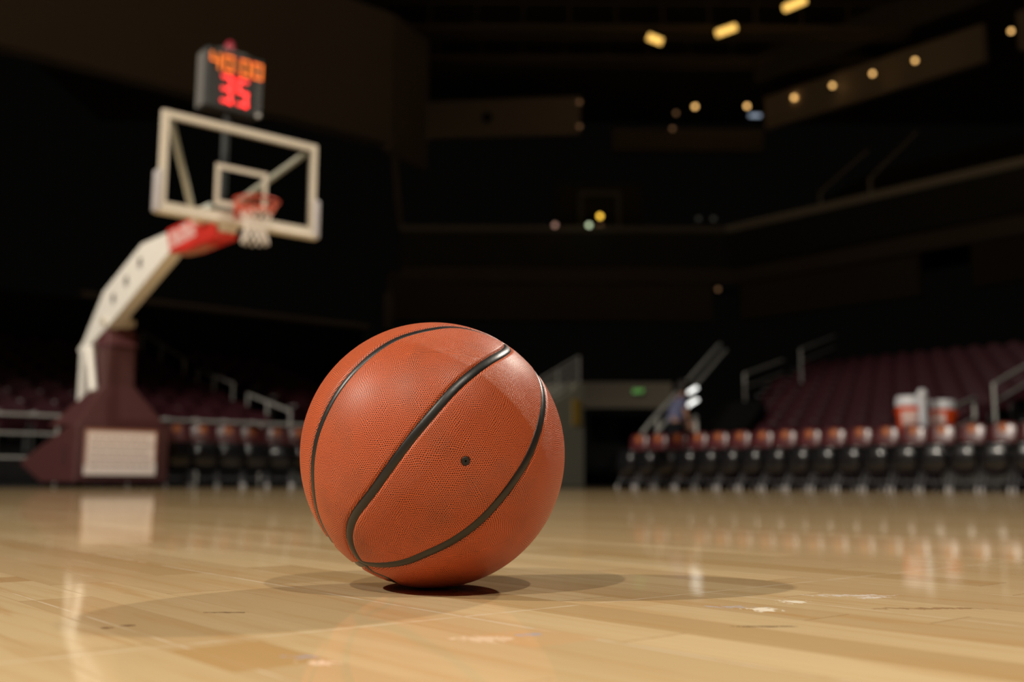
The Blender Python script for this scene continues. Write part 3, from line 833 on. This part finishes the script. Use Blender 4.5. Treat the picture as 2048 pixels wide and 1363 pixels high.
# stairway between (each step a ledge of the one structure)
x = MB()
for q in range(10): x.box(RS(-1.68, q*TREAD/2-.5, 0), -C3*1.2, B3*TREAD/2, UP*(Z0R*.5+RISE/2*q+.1))
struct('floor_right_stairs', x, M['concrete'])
# left stand, behind the baseline
LO = Vector((-4.4, 19.3, 0))
LTR, LRI, Z0L = .90, .245, .52
def LS(s, d, z): return LO - B3*s - C3*d + UP*z
NL = 9
rz_left = math.atan2(C3.y, C3.x) - PI/2
x = MB()
for n_ in range(NL+2):
    x.box(LS(-.1, n_*LTR-.45, 0), -B3*9.0, -C3*LTR, UP*(Z0L+LRI*n_))
    x.box(LS(-.1+1.25*-1, n_*LTR-.45, 0), B3*2.4, -C3*LTR, UP*(Z0L+LRI*n_))
struct('floor_left_stand', x, M['darkconc'])
x = MB()
for q in range(2*NL+4): x.box(LS(-.1, q*LTR/2-.45, 0), B3*1.15, -C3*LTR/2, UP*(Z0L+LRI/2*q+.06))
struct('floor_left_stairs', x, M['concrete'])
for n_ in range(NL):
    smax = 5.2 - .22*n_; k = 0; s = .25
    while s < smax:
        put_seat(LS(s, n_*LTR+.05, Z0L+LRI*n_), rz_left, 'maroon tip-up seat behind the baseline, %s row up, %s to the left of the stairs' % (ORD[n_], ORD[k]), 'maroon seats behind the goal'); s += .54; k += 1; cnt += 1
for n_ in range(1, NL):
    for k in range(4):
        put_seat(LS(-1.55-.54*k, n_*LTR+.05, Z0L+LRI*n_), rz_left, 'maroon tip-up seat behind the ball, %s row up, %s to the right of the stairs' % (ORD[n_], ORD[k]), 'maroon seats right of the left stairs'); cnt += 1
print('SEATS', cnt)

# ------------------------------------------------------------------ rails
def rail(name, label, cat, pts, drop, r=.024, m='steel', posts=(0,), bars=(), group=None, postm=None):
    """sloping handrail: top pipe through pts, posts dropped by `drop`, lower bars by fractions of drop"""
    o0 = Vector(pts[0]) - UP*drop
    root = thing(name, label, cat, o0, 0, group)
    loc = [Vector(p)-o0 for p in pts]
    MB().tube(loc, r, 12).build('top_rail', M[m], root, smooth='angle')
    for b in bars: MB().tube([p - UP*drop*b for p in loc], r*.8, 10).build('lower_rail', M[m], root, smooth='angle')
    a, e = loc[0], loc[-1]
    for f in posts:
        p = a.lerp(e, f)
        if len(loc) > 2 and 0 < f < 1:
            i = min(int(f*(len(loc)-1)), len(loc)-2); p = loc[i].lerp(loc[i+1], f*(len(loc)-1)-i)
        MB().tube([p, p - UP*drop], r*.95, 10).build('post', M[postm or m], root, smooth='angle')
    return root
# left stairs: three short rails stepping up and away
for (a, b, lab) in (((581, 822, 19.0), (496, 788, 20.4), 'lowest of the three short grey stair rails in the left stand'),
                    ((467, 767, 20.95), (396, 738, 22.4), 'middle of the three short grey stair rails in the left stand'),
                    ((369, 717, 23.0), (285, 664, 25.1), 'highest of the three short grey stair rails in the left stand')):
    rail('stair_handrail', lab, 'handrail', [at(*a), at(*b)], .86, .026, 'dimsteel', (0, .52, 1), (), 'stair rails in the left stand')
# courtside barrier behind the baseline
P0, P1 = at(640, 851, 18.3), at(-40, 829, 15.2)
P1.z = P0.z
rail('courtside_barrier', 'long grey pipe barrier running behind the goal base and baseline chairs', 'railing', [P0, P1], P0.z-.02, .024, 'dimsteel', (0, .2, .4, .6, .8, .97), (.27, .62))
# right section, left edge rails
rail('stair_handrail', 'grey handrail at the left edge of the maroon seats, the lower of two', 'handrail', [at(1489, 748, 25.2), at(1566, 720, 27.2)], .95, .03, 'dimsteel', (0,), (.35,), 'rails at the left edge of the right stand')
rail('stair_handrail', 'grey handrail at the left edge of the maroon seats, the upper of two', 'handrail', [at(1601, 699, 28.2), at(1670, 671, 30.2)], .95, .03, 'dimsteel', (0,), (.35,), 'rails at the left edge of the right stand')
# lower stairway rails at right
rail('stair_handrail', 'grey two-bar handrail climbing the stairway at the right edge of the picture', 'handrail', [at(1987, 768, 19.6), at(2110, 697, 21.0)], .92, .036, 'steel', (0, .8), (.38,))
rail('stair_handrail', 'short grey handrail just right of the orange drink coolers', 'handrail', [at(1898, 818, 17.3), at(1948, 796, 18.4)], .80, .036, 'steel', (0, 1), (.45,))
# tunnel stair: two long rails
rail('stair_handrail', 'long silver stair rail on the tunnel side, left of the blue-shirted person', 'handrail', [at(1284, 866, 19.2), at(1300, 846, 19.4), at(1330, 812, 20.4), at(1440, 688, 25.5)], .55, .036, 'steel', (.1, .5), ())
rail('stair_handrail', 'silver stair rail below the longer one, just left of the person', 'handrail', [at(1310, 872, 19.0), at(1340, 830, 20.0), at(1452, 700, 25.4)], .35, .034, 'steel', (0, .6), ())
rail('stair_handrail', 'short silver stair rail with rounded end right of the blue-shirted person', 'handrail', [at(1386, 839, 18.9), at(1392, 834, 20.4)], .62, .036, 'white', (0, 1), ())
for (a, b, lab) in (((1378, 784, 20), (1393, 775, 20.25), 'upper of two short glowing white bars beside the person'), ((1374, 811, 19.8), (1394, 799, 20.1), 'lower of two short glowing white bars beside the person')):
    o0 = at(*a); root = thing('glow_bar', lab, 'lamp', o0, 0, 'glowing white bars beside the person')
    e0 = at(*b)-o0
    MB().tube([(0, 0, 0), e0], .034, 14).build('tube', M['whiteglow'], root, smooth='angle')  # plain white bar, drawn with emission of its own
    MB().tube([e0, e0 + Vector((.3, .5, .05))], .018, 10).build('bracket', M['black'], root, smooth='angle')
# stair flight by the person
x = MB(); sd = Vector((.40, .917, 0)); sw = Vector((.917, -.40, 0)); so = Vector((2.75, 18.6, 0))
for q in range(16): x.box(so + sd*q*.36, sw*.85, sd*.36, UP*(.12*(q+1)))
struct('floor_tunnel_stairs', x, mat('stair_black', (.005, .005, .0048), .9, spec=.1))

# ------------------------------------------------------------------ tunnel
w0_, w1_ = at(1020, 900, 22.9), at(1168, 900, 24.5)
wl0, wl1 = Vector((w0_.x, w0_.y, 0)), Vector((w1_.x, w1_.y, 0))
dirw = (wl1-wl0).normalized(); nrm = Vector((dirw.y, -dirw.x, 0))      # faces the court
z_far = at(1168, 766, 24.5).z; z_near = z_far - .50*(wl1-wl0).length
x = MB().prism([wl0, wl1, wl1+UP*z_far, wl0+UP*z_near], -nrm*.35); struct('wall_tunnel', x, M['olive'])
x = MB().box(wl1 - nrm*.02, -nrm*6, -dirw*.3, UP*z_far); struct('wall_tunnel_side', x, M['olive'])
pts = [wl0.lerp(wl1, .1) + UP*(z_near+.05*(wl1-wl0).length+.66) - nrm*.15, wl1 + UP*(z_far+.66) - nrm*.15]
rail('tunnel_railing', 'dark grey barred railing on the sloping tunnel wall beside the ball', 'railing', pts, .66, .022, 'dimsteel', (0, .33, .66, 1), (.18, .35, .52, .7, .87))
p0, p1 = at(1160, 815, 28.3), at(1345, 815, 28.3)
zt0, zt1 = at(1250, 815, 28.3).z, at(1250, 764, 28.3).z
x = MB().box((p0.x, 28.3, zt0), (p1.x-p0.x, 0, 0), (0, .5, 0), (0, 0, zt1-zt0)); struct('wall_tunnel_header', x, M['beige'])
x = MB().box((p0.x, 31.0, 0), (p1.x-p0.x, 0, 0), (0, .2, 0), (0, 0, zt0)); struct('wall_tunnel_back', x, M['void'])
ex0 = at(1277, 782, 28.2)
ex = thing('exit_sign', 'small glowing green exit sign on the beige tunnel header', 'sign', ex0)
MB().cbox((0, .03, 0), .30, .06, .18).build('case', M['exitcase'], ex)
fcu = bpy.data.curves.new('exit_lettering', 'FONT'); fcu.body = 'EXIT'; fcu.size = .15; fcu.align_x = 'CENTER'; fcu.align_y = 'CENTER'; fcu.extrude = .003; fcu.offset = .004
fo0 = bpy.data.objects.new('lettering_curve', fcu); C.objects.link(fo0); bpy.context.view_layer.update()
fme = bpy.data.meshes.new_from_object(fo0.evaluated_get(bpy.context.evaluated_depsgraph_get())); bpy.data.objects.remove(fo0)
fme.materials.clear(); fme.materials.append(M['greenglow']); fo = bpy.data.objects.new('lettering', fme); C.objects.link(fo); fo.parent = ex; fo.location = (0, -.006, 0); fo.rotation_euler = (PI/2, 0, 0)
s0 = at(1152, 824, 24.3)
sg = MB().cbox((0, 0, 0), .26, .03, .62, X=dirw, Y=nrm).build('wall_sign', M['signgold'], None)
wp = wl0.lerp(wl1, (s0.x-wl0.x)/(wl1.x-wl0.x))
sg.location = Vector((wp.x, wp.y, s0.z)) + nrm*.016
tag(sg, 'small gold vertical sign on the olive tunnel wall', 'sign')

# ------------------------------------------------------------------ person on the tunnel stairs
pp = at(1352, 968, 18.5); pp.z = .12
PX = Vector((1, 0, 0))
per = thing('person', 'person in a blue shirt leaning forward on the tunnel stairs behind the bench chairs', 'person', pp)
def skin_body(name, verts, edges, radii, m, parent, root=0, lev=1):
    me = bpy.data.meshes.new(name); me.from_pydata(verts, edges, []); me.materials.append(m)
    o = bpy.data.objects.new(name, me); C.objects.link(o); o.parent = parent
    md = o.modifiers.new('skin', 'SKIN'); md.use_smooth_shade = True
    for i, r in enumerate(radii):
        sv_ = me.skin_vertices[0].data[i]; sv_.radius = (r if isinstance(r, tuple) else (r, r)); sv_.use_root = (i == root)
    ss = o.modifiers.new('sub', 'SUBSURF'); ss.levels = lev; ss.render_levels = lev
    return o
# joints: pelvis, spine, chest, neck, head, shoulders, elbows, hands, hips, knees, ankles, toes (leans to the right of the picture)
vj = [(0, 0, .98), (.03, 0, 1.15), (.08, 0, 1.36), (.13, -.01, 1.50), (.165, -.02, 1.60), (.175, -.03, 1.70),
      (.06, .19, 1.44), (.10, .24, 1.18), (.20, .20, 1.00), (.10, -.19, 1.44), (.17, -.24, 1.18), (.22, -.20, 1.02),
      (0, .10, .92), (.03, .11, .50), (-.02, .11, .09), (.12, .12, .03), (0, -.10, .92), (.06, -.11, .50), (.02, -.11, .09), (.16, -.12, .03)]
ej = [(0, 1), (1, 2), (2, 3), (3, 4), (4, 5), (2, 6), (6, 7), (7, 8), (2, 9), (9, 10), (10, 11), (0, 12), (12, 13), (13, 14), (14, 15), (0, 16), (16, 17), (17, 18), (18, 19)]
rj = [(.12, .16), (.11, .14), (.115, .17), .055, .085, .08, .06, .045, .035, .06, .045, .035, .085, .058, .042, .04, .085, .058, .042, .04]
skin_body('body', vj, ej, rj, M['skin'], per)
# clothing follows the body, a little larger
skin_body('shirt', [vj[0], vj[1], vj[2], (.12, 0, 1.46), vj[6], (.085, .225, 1.26), vj[9], (.15, -.225, 1.26)], [(0, 1), (1, 2), (2, 3), (2, 4), (4, 5), (2, 6), (6, 7)],
          [(.15, .19), (.14, .175), (.145, .20), .07, .085, .072, .085, .072], M['shirt'], per)
skin_body('trousers', [(0, 0, 1.0), vj[12], vj[13], (-.02, .11, .12), vj[16], vj[17], (.02, -.11, .12)], [(0, 1), (1, 2), (2, 3), (0, 4), (4, 5), (5, 6)],
          [(.13, .17), .105, .075, .06, .105, .075, .06], M['trousers'], per)
x = MB().sphere((.152, -.03, 1.69), .118, 10, 1.12); x.build('hair', M['hair'], per, smooth=True)
per['label'] = 'person in a blue shirt leaning forward on the tunnel stairs behind the bench chairs'
# face and hands
x = MB().sphere((.275, -.02, 1.655), .016, 6, 1.3); x.build('nose', M['skin'], per, smooth=True)
for h0, sy in ((vj[8], 1), (vj[11], -1)):
    hb = MB(); h0 = Vector(h0); hb.rbox(h0 + Vector((.03, 0, -.03)), .085, .035, .09, .015)
    for q in range(4): hb.tube([h0 + Vector((.005+.022*q, 0, -.06)), h0 + Vector((.012+.022*q, .008*sy, -.10)), h0 + Vector((.012+.022*q, .025*sy, -.135+.008*abs(q-1.5)))], [.010, .009, .007], 8)
    hb.tube([h0 + Vector((-.01, 0, -.01)), h0 + Vector((-.045, .015*sy, -.045)), h0 + Vector((-.04, .025*sy, -.08))], [.012, .010, .008], 8)
    hb.build('hand', M['skin'], per, smooth='angle')

# ------------------------------------------------------------------ coolers on a table behind the chairs
D_T = 15.4
tc0 = at(1853, 900, D_T); TB = Vector((tc0.x, tc0.y, 0)); tz = .80
rt = math.atan2(cdn.y, cdn.x)
tbl = thing('folding_table', 'grey folding table behind the bench chairs carrying the drink coolers', 'table', TB, rt)
MB().rbox((0, 0, tz-.02), 1.5, .62, .04, .012).build('tabletop', M['table'], tbl)
for sx in (-.65, .65):
    for sy in (-.24, .24): MB().tube([(sx, sy, tz-.04), (sx, sy, 0)], .016, 8).build('leg', M['darkmetal'], tbl, smooth='angle')
def cooler(px0, px1, pytop, label):
    c0 = at((px0+px1)/2, 860, D_T); c0.z = tz
    h = at((px0+px1)/2, pytop, D_T).z - tz; rad_ = (px1-px0)/2/F_PX*D_T
    t = thing('drink_cooler', label, 'cooler', c0, 0, 'orange drink coolers')
    MB().lathe((0, 0, 0), [(rad_*.84, 0), (rad_*.88, .01), (rad_*.97, h*.70), (rad_*.97, h*.72), (rad_*.5, h*.72)], 36).build('body', M['cooler'], t, smooth='angle')
    MB().lathe((0, 0, h*.72), [(rad_*.98, 0), (rad_*1.02, .01), (rad_*1.02, h*.10), (rad_*.98, h*.20), (rad_*.92, h*.26), (rad_*.4, h*.28), (.01, h*.28)], 36).build('lid', M['lid'], t, smooth='angle')
    # wrapped label: pale panel with blurred orange print
    dirc = (Vector((0, 0, 0)) - c0); a0 = math.atan2(dirc.y, dirc.x) - (.08 if px0 < 1850 else .42)
    vs, fs = [], []; nn = 14
    for j, z_ in enumerate((h*.17, h*.60)):
        rr_ = rad_*(.88+.09*z_/(h*.7)) + .004
        for i in range(nn+1):
            a = a0 - .62 + 1.24*i/nn; vs.append((rr_*math.cos(a), rr_*math.sin(a), z_))
    for i in range(nn): fs.append((i, i+1, nn+2+i, nn+1+i))
    lb = MB().add(vs, fs).build('printed_label', M['pale'], t, smooth=True)
    sd_ = lb.modifiers.new('t', 'SOLIDIFY'); sd_.thickness = .002
    ink = mat('label_ink', (.75, .30, .20), .5)
    for q in range(3):
        pr = MB()
        for i in range(6):
            a = a0 - .54 + i*.18; z_ = h*(.49-.125*q); rq = rad_*.975+.001
            for (da, dz, wa, hz) in ((0, 0, .035, .07), (.08, .01, .035, .06), (.02, .02, .08, .018)):
                v2 = []
                for (aa, zz) in ((a+da, z_+dz*h), (a+da+wa, z_+dz*h), (a+da+wa, z_+dz*h+hz*h), (a+da, z_+dz*h+hz*h)):
                    rq = rad_*(.88+.09*zz/(h*.7)) + .0075; v2.append((rq*math.cos(aa), rq*math.sin(aa), zz))
                pr.add(v2, [(0, 1, 2, 3)])
        po = pr.build('label_lettering', ink, t); sd_ = po.modifiers.new('t', 'SOLIDIFY'); sd_.thickness = .001
    MB().tube([(rad_*.9*math.cos(a0), rad_*.9*math.sin(a0), .07), (rad_*1.12*math.cos(a0), rad_*1.12*math.sin(a0), .065), (rad_*1.14*math.cos(a0), rad_*1.14*math.sin(a0), .035)], .014, 8).build('spigot', M['lid'], t, smooth='angle')
    for sgn in (-1, 1):
        a = a0 + sgn*PI/2
        MB().tube([(rad_*math.cos(a-.2), rad_*math.sin(a-.2), h*.62), (rad_*1.1*math.cos(a), rad_*1.1*math.sin(a), h*.57), (rad_*math.cos(a+.2), rad_*math.sin(a+.2), h*.62)], .012, 8).build('handle', M['cooler'], t, smooth='angle')
cooler(1795, 1850, 791, 'orange drink cooler with white lid, the taller left one of two')
cooler(1860, 1914, 799, 'orange drink cooler with white lid, right one, next to the short handrail')
c0 = at(1848, 862, D_T-.30); c0.z = tz
hb = at(1848, 777, D_T-.30).z - tz
cd_ = thing('cup_dispenser', 'white column of stacked cups between the two orange coolers', 'cup dispenser', c0)
prof = [(.058, 0), (.060, .02)]
zq = .03
while zq < hb-.13: prof += [(.066, zq), (.066, zq+.010), (.060, zq+.012), (.060, zq+.026)]; zq += .028
prof += [(.055, hb-.12)]
MB().lathe((0, 0, 0), prof, 24).build('cups', M['lid'], cd_, smooth='angle')
MB().sphere((0, 0, hb-.075), .078, 10).build('cap', M['lid'], cd_, smooth=True)

# ------------------------------------------------------------------ far walls, decks, bands
def band(name, a, b, z0, z1, thick, m):
    """upright slab between plan points a and b"""
    a, b = Vector((a[0], a[1], 0)), Vector((b[0], b[1], 0)); d = (b-a).normalized(); nn = Vector((-d.y, d.x, 0))
    if nn.y < 0: nn = -nn
    return struct(name, MB().prism([a+UP*z0, b+UP*z0, b+UP*z1, a+UP*z1], nn*thick), m)
# end wall hanging above the left stand
e0 = Vector((-13.13, 25, 0)); e1 = e0 + B3*11.9; e00 = e0 - B3*12
band('wall_left', e00, e1, 11.12, 15.6, .6, M['brown'])
r0 = e1; r1 = e1 + Vector((1.0, 2.2, 0)); band('wall_left_return', r0, r1, 10.9, 15.6, .3, M['dimbrown'])
# low parapet at the back of the left stand
d1 = at(165, 585, 25); d2 = Vector((d1.x, d1.y, 0)) + B3*8.3
band('trim_1', d1, d2, d1.z-.07, d1.z+.06, .3, M['dimbrown'])
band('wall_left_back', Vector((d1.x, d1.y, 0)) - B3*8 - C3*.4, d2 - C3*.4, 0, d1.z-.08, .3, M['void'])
# upper deck front: across the corner, then along the right side
c_l = at(800, 461, 40); c_c = at(1452, 458, 40); zr = c_c.z
c_r = Vector((c_c.x, c_c.y, 0)) + C3*14.5
band('trim_2', (c_l.x, 40), (c_c.x, 40), zr-.12, zr+.12, .25, mat('far_deck_rail_paint', (.40, .37, .33), .6))
band('trim_3', (c_c.x, 40), c_r, zr-.14, zr+.14, .25, mat('deck_rail_spill_tone', (.80, .78, .74), .5))  # paler colour here stands in for spill light on the right-hand rail
band('wall_back_ribbon', (c_l.x, 40.05), (c_c.x, 40.05), zr-1.5, zr-.12, .3, M['fascia'])
band('wall_right_ribbon', (c_c.x+.02, 40.05), c_r+Vector((.02, .05, 0)), zr-1.55, zr-.14, .3, M['fascia'])
band('trim_4', (c_l.x, 40.4), (c_c.x+.3, 40.4), zr-2.1, zr-1.5, .4, M['dimbrown'])
band('trim_5', (c_c.x+.3, 40.4), c_r + Vector((.3, .4, 0)), zr-2.15, zr-1.55, .4, M['dimbrown'])
# concourse wall below the deck
zb0, zb1 = at(1100, 640, 45).z, at(1100, 545, 45).z
wl_ = at(775, 600, 45); wr_ = at(1425, 600, 45)
band('wall_back', (wl_.x, 45), (wr_.x, 45), zb0, zb1, .3, M['dimbrown'])
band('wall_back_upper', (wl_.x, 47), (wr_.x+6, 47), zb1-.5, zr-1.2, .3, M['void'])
q0 = at(1482, 640, 44); qd = Vector((q0.x, q0.y, 0)); 
zq0, zq1 = at(1482, 640, 44).z, at(1482, 560, 44).z
band('wall_right', qd, qd + C3*8.2, zq0, zq1, .3, M['dimbrown'])
band('wall_right_far', qd + C3*10.2, qd + C3*14, zq0, zq1, .3, M['beige'])
# suite bands above
s0_, s1_ = at(800, 235, 50), at(1160, 235, 50)
zs0, zs1 = at(980, 271, 50).z, at(980, 197, 50).z
band('wall_suite', (s0_.x, 50.6), (s1_.x, 49.6), zs0, zs1, .4, M['brown2'])
s2_, s3_ = at(1225, 280, 51), at(1528, 280, 51)
band('wall_suite_corner', (s2_.x, 51), (s3_.x, 51), at(1300, 300, 51).z, at(1300, 257, 51).z, .4, M['dimbrown'])
s4_ = at(1530, 230, 50); s4 = Vector((s4_.x, s4_.y, 0))
zz0, zz1 = at(1530, 258, 50).z, at(1530, 195, 50).z
band('wall_suite_right', s4, s4 + C3*11.2, zz0, zz1, .4, M['brown2'])
band('wall_suite_far_right', s4 + C3*12.6, s4 + C3*20, zz0, zz1, .4, M['brown2'])
band('trim_6', s4 + UP*0 - C3*.5 - B3*.3, s4 + C3*16 - B3*.3, zz1+.9, zz1+2.3, .3, M['ceil'])
sp_ = at(974, 236, 49.8)
x = MB().lathe(sp_, [(.05, 0), (.22, .0), (.26, .12), (.20, .3)], 16, Z=Vector((0, -1, 0)))
tag(x.build('loudspeaker', M['black'], None, smooth='angle'), 'small dark round fitting in the middle of the pale suite band', 'speaker')
# upper right deck steps, seats, rails
x = MB()
UD0 = Vector((c_c.x, c_c.y, 0))
def US(s, d, z): return UD0 + C3*s + B3*d + UP*z
for q in range(9): x.box(US(1.0, .5+q*.85, zr-1.2), C3*14, B3*.85, UP*(.4+.48*q))
struct('floor_upper_stand', x, M['darkconc'])
us = MB()
for q in range(8):
    for k in range(22):
        s = 2.2 + k*.55
        us.rbox(US(s, .95+q*.85, zr-.45+.48*q), .46, .07, .50, .03, X=C3, Y=B3, n=1)
uo = us.build('upper_seats', mat('upper_seat_plastic', (.05, .047, .052), .5), None)
tag(uo, 'rows of dark seats on the upper right deck', 'seats', None, 'stuff')
rail('stair_handrail', 'dim handrail rising from the upper deck front, the left of two', 'handrail', [at(1640, 385, 37.2), at(1738, 298, 40)], .9, .045, 'white', (0,), ())
rail('stair_handrail', 'dim handrail rising from the upper deck front, the right of two', 'handrail', [at(1740, 356, 35.8), at(1835, 262, 39)], .9, .055, 'white', (0,), ())
# ceiling with catwalks and column
x = MB().box((-30, 12, 26.0), (90, 0, 0), (0, 60, 0), (0, 0, .3)); struct('ceiling', x, M['ceil'])
for i_, (yy, zz) in enumerate(((44, 20.3), (49, 21.0))):
    cw = MB(); cw.box((-8, yy, zz), (26, 0, 0), (0, 1.2, 0), (0, 0, .25))
    for k in range(13): cw.box((-8+k*2.1, yy, zz+.25), (.08, 0, 0), (0, .08, 0), (0, 0, 1.0))
    cw.box((-8, yy, zz+1.25), (26, 0, 0), (0, .08, 0), (0, 0, .08))
    struct('trim_%d' % (7+i_), cw, M['dimbrown'])
p_ = at(790, 300, 41)
x = MB().prism([at(778, 270, 41), at(792, 270, 41), at(806, 460, 41), at(796, 460, 41)], (0, .3, 0)); struct('trim_9', x, M['dimbrown'])
x = MB().box(at(768, 655, 34), (.28, 0, 0), (0, .3, 0), (0, 0, 1.2)); struct('trim_10', x, M['dimbrown'])
# control booth in the back corner
bo = at(1200, 452, 46); booth = thing('control_booth', 'dim grey booth with a framed opening above the far deck rail', 'booth', Vector((bo.x, 46.0, bo.z)))
fm = MB(); bw_, bh_ = 2.0, 1.75
for (x0, z0, w_, h_) in ((-.95, 0, .16, 1.5), (.80, 0, .16, 1.5), (-.95, 1.5, 1.91, .16)): fm.box((x0, 0, z0), (w_, 0, 0), (0, .2, 0), (0, 0, h_))
fm.build('frame', M['dimsteel'], booth)
MB().box((-bw_, .25, 0), (2*bw_, 0, 0), (0, .3, 0), (0, 0, bh_+.35)).build('back_wall', M['fascia'], booth)

# ------------------------------------------------------------------ lamps seen as points of light
def lamp(px, py, D, r, m, label, group=None, z=1):
    o0 = at(px, py, D); t = thing('wall_lamp', label, 'lamp', o0, 0, group)
    MB().sphere((0, 0, 0), r, 8, z).build('bulb', M[m], t, smooth=True)
    MB().lathe((0, r*.6, 0), [(r*.6, 0), (r*1.15, .02), (r*1.15, .12), (.02, .13)], 14, Z=Vector((0, 1, 0))).build('housing', M['black'], t, smooth='angle')
G1 = 'round amber lamps along the suite bands'
for i, (px, py, D, m) in enumerate(((1390, 213, 50.4, 'amber'), (1494, 212, 50.4, 'amber'), (1588, 195, 48.6, 'amber'), (1665, 171, 46.4, 'amber'), (1745, 147, 44.4, 'amber'), (1830, 121, 42.4, 'amber'), (2022, 62, 38.6, 'amber'))):
    lamp(px, py, D, .105*D/50, m, 'bright round amber lamp, %s from the left along the suite bands' % ORD[i], G1)
for px, py, m, lab in ((1352, 226, 'amberdim', 'very dim lamp just left of the leftmost bright amber one, the upper of a pair'), (1345, 257, 'amberdim', 'very dim lamp just left of the leftmost bright amber one, the lower of a pair'),
                    (1159, 204, 'amberdim', 'dim lamp at the right end of the pale suite band, upper'), (1159, 253, 'amberdim', 'dim lamp at the right end of the pale suite band, lower')):
    lamp(px, py, 49, .085, m, lab, 'dim lamps at the back')
lamp(1110, 450, 39.6, .085, 'pink', 'pinkish round lamp on the far deck rail')
lamp(1178, 450, 39.6, .085, 'palegreen', 'pale round lamp on the far deck rail left of the yellow one')
lamp(1200, 432, 45, .10, 'yellow', 'bright yellow round lamp in the booth opening')
lamp(1200, 451, 45, .08, 'amberdim', 'small orange glow right below the yellow lamp')
lamp(1397, 437, 39.6, .08, 'greydot', 'faint grey lamp on the far deck rail, left of a pair')
lamp(1427, 437, 39.6, .08, 'greydot', 'faint grey lamp on the far deck rail, right of a pair')
lamp(1436, 578, 45, .08, 'amberdim', 'faint brown lamp under the upper deck at the back')
for (a, b, D, lab) in (((1296, 73), (1324, 84), 42, 'short amber tube lamp near the ceiling, leftmost of three'), ((1434, 67), (1471, 54), 42, 'amber tube lamp near the ceiling, middle of three'), ((1569, 17), (1610, 0), 41, 'amber tube lamp near the top edge, rightmost of three')):
    a3, b3 = at(*a, D), at(*b, D); t = thing('tube_lamp', lab, 'lamp', a3, 0, 'amber tube lamps near the ceiling')
    MB().tube([(0, 0, 0), b3-a3], .15, 12).build('tube', M['tube'], t, smooth='angle')
    MB().tube([Vector((0, .1, .24)), b3-a3+Vector((0, .1, .24))], .10, 8).build('housing', M['black'], t, smooth='angle')
    mid = (b3-a3)/2 + Vector((0, .1, .30)); MB().tube([mid, Vector((mid.x, mid.y, 26.0-a3.z))], .025, 8).build('hanger_rod', M['black'], t, smooth='angle')
a3 = at(1510, 231, 48)
t = thing('monitor', 'small blue-grey lit screen beside the second amber lamp', 'screen', a3)
MB().cbox((0, 0, 0), .55, .04, .14).build('screen', M['bluegrey'], t); MB().cbox((0, .06, 0), .62, .08, .2).build('case', M['black'], t)
MB().tube([(0, .07, .1), (0, .07, 26.0-a3.z)], .02, 8).build('hanger_rod', M['black'], t, smooth='angle')

# ------------------------------------------------------------------ lights: the arena's rigged court lamps
world = bpy.data.worlds.new('World'); SC.world = world; world.use_nodes = True
world.node_tree.nodes['Background'].inputs[0].default_value = (.004, .0036, .003, 1); world.node_tree.nodes['Background'].inputs[1].default_value = .35
def spot(name, d, elev, h, power, aim, cone, blend=.35, col=(1, .91, .78), rad_=.17):
    d = Vector((d[0], d[1], 0)).normalized(); hd = (h-R)/math.tan(math.radians(elev))
    pos = Vector((BALL.x, BALL.y, 0)) + d*hd + UP*h
    l = bpy.data.lights.new(name, 'SPOT'); l.energy = power; l.color = col; l.spot_size = math.radians(cone); l.spot_blend = blend; l.shadow_soft_size = rad_
    o = bpy.data.objects.new(name, l); C.objects.link(o); o.location = pos
    o.rotation_euler = (Vector(aim) - pos).to_track_quat('-Z', 'Y').to_euler()
PW = 5400
spot('court_lamp_far_right', (.564, .826), 38.3, 14, PW*1.95, (-1.0, 2.0, 0), 58, .3, rad_=.32)
spot('court_lamp_left', (-.989, -.149), 39.4, 14, PW*2.75, (-2.2, 6.2, 0), 72, .35)
spot('court_lamp_near_left', (-.566, -.824), 52.3, 14, PW*.98, (1.6, 6.0, 0), 64, .3)
spot('court_lamp_near_right', (.576, -.817), 62.2, 14, PW*.76, (-.8, 5.0, 0), 58, .4)

# ------------------------------------------------------------------ camera
cam = bpy.data.cameras.new('Camera'); co_ = bpy.data.objects.new('Camera', cam); C.objects.link(co_)
cam.sensor_width = 36; cam.lens = F_PX/2048*36; cam.clip_start = .02; cam.clip_end = 300
co_.location = (0, 0, CAM_H)
fw = Vector((0, math.cos(PITCH), math.sin(PITCH))); up0 = Vector((0, -math.sin(PITCH), math.cos(PITCH))); rt0 = Vector((1, 0, 0))
rgt = rt0*math.cos(ROLL) + up0*math.sin(ROLL); up1 = up0*math.cos(ROLL) - rt0*math.sin(ROLL)
co_.matrix_world = Matrix.Translation((0, 0, CAM_H)) @ Matrix((rgt, up1, -fw)).transposed().to_4x4()
cam.dof.use_dof = True; cam.dof.focus_distance = .875; cam.dof.aperture_fstop = 4.3
SC.camera = co_
SC.view_settings.view_transform = 'Standard'; SC.view_settings.look = 'None'; SC.view_settings.gamma = 1
SC.view_settings.exposure = 0; SC.view_settings.use_curve_mapping = False
SC.cycles.use_denoising = True; SC.cycles.max_bounces = 8; SC.cycles.sample_clamp_indirect = 6
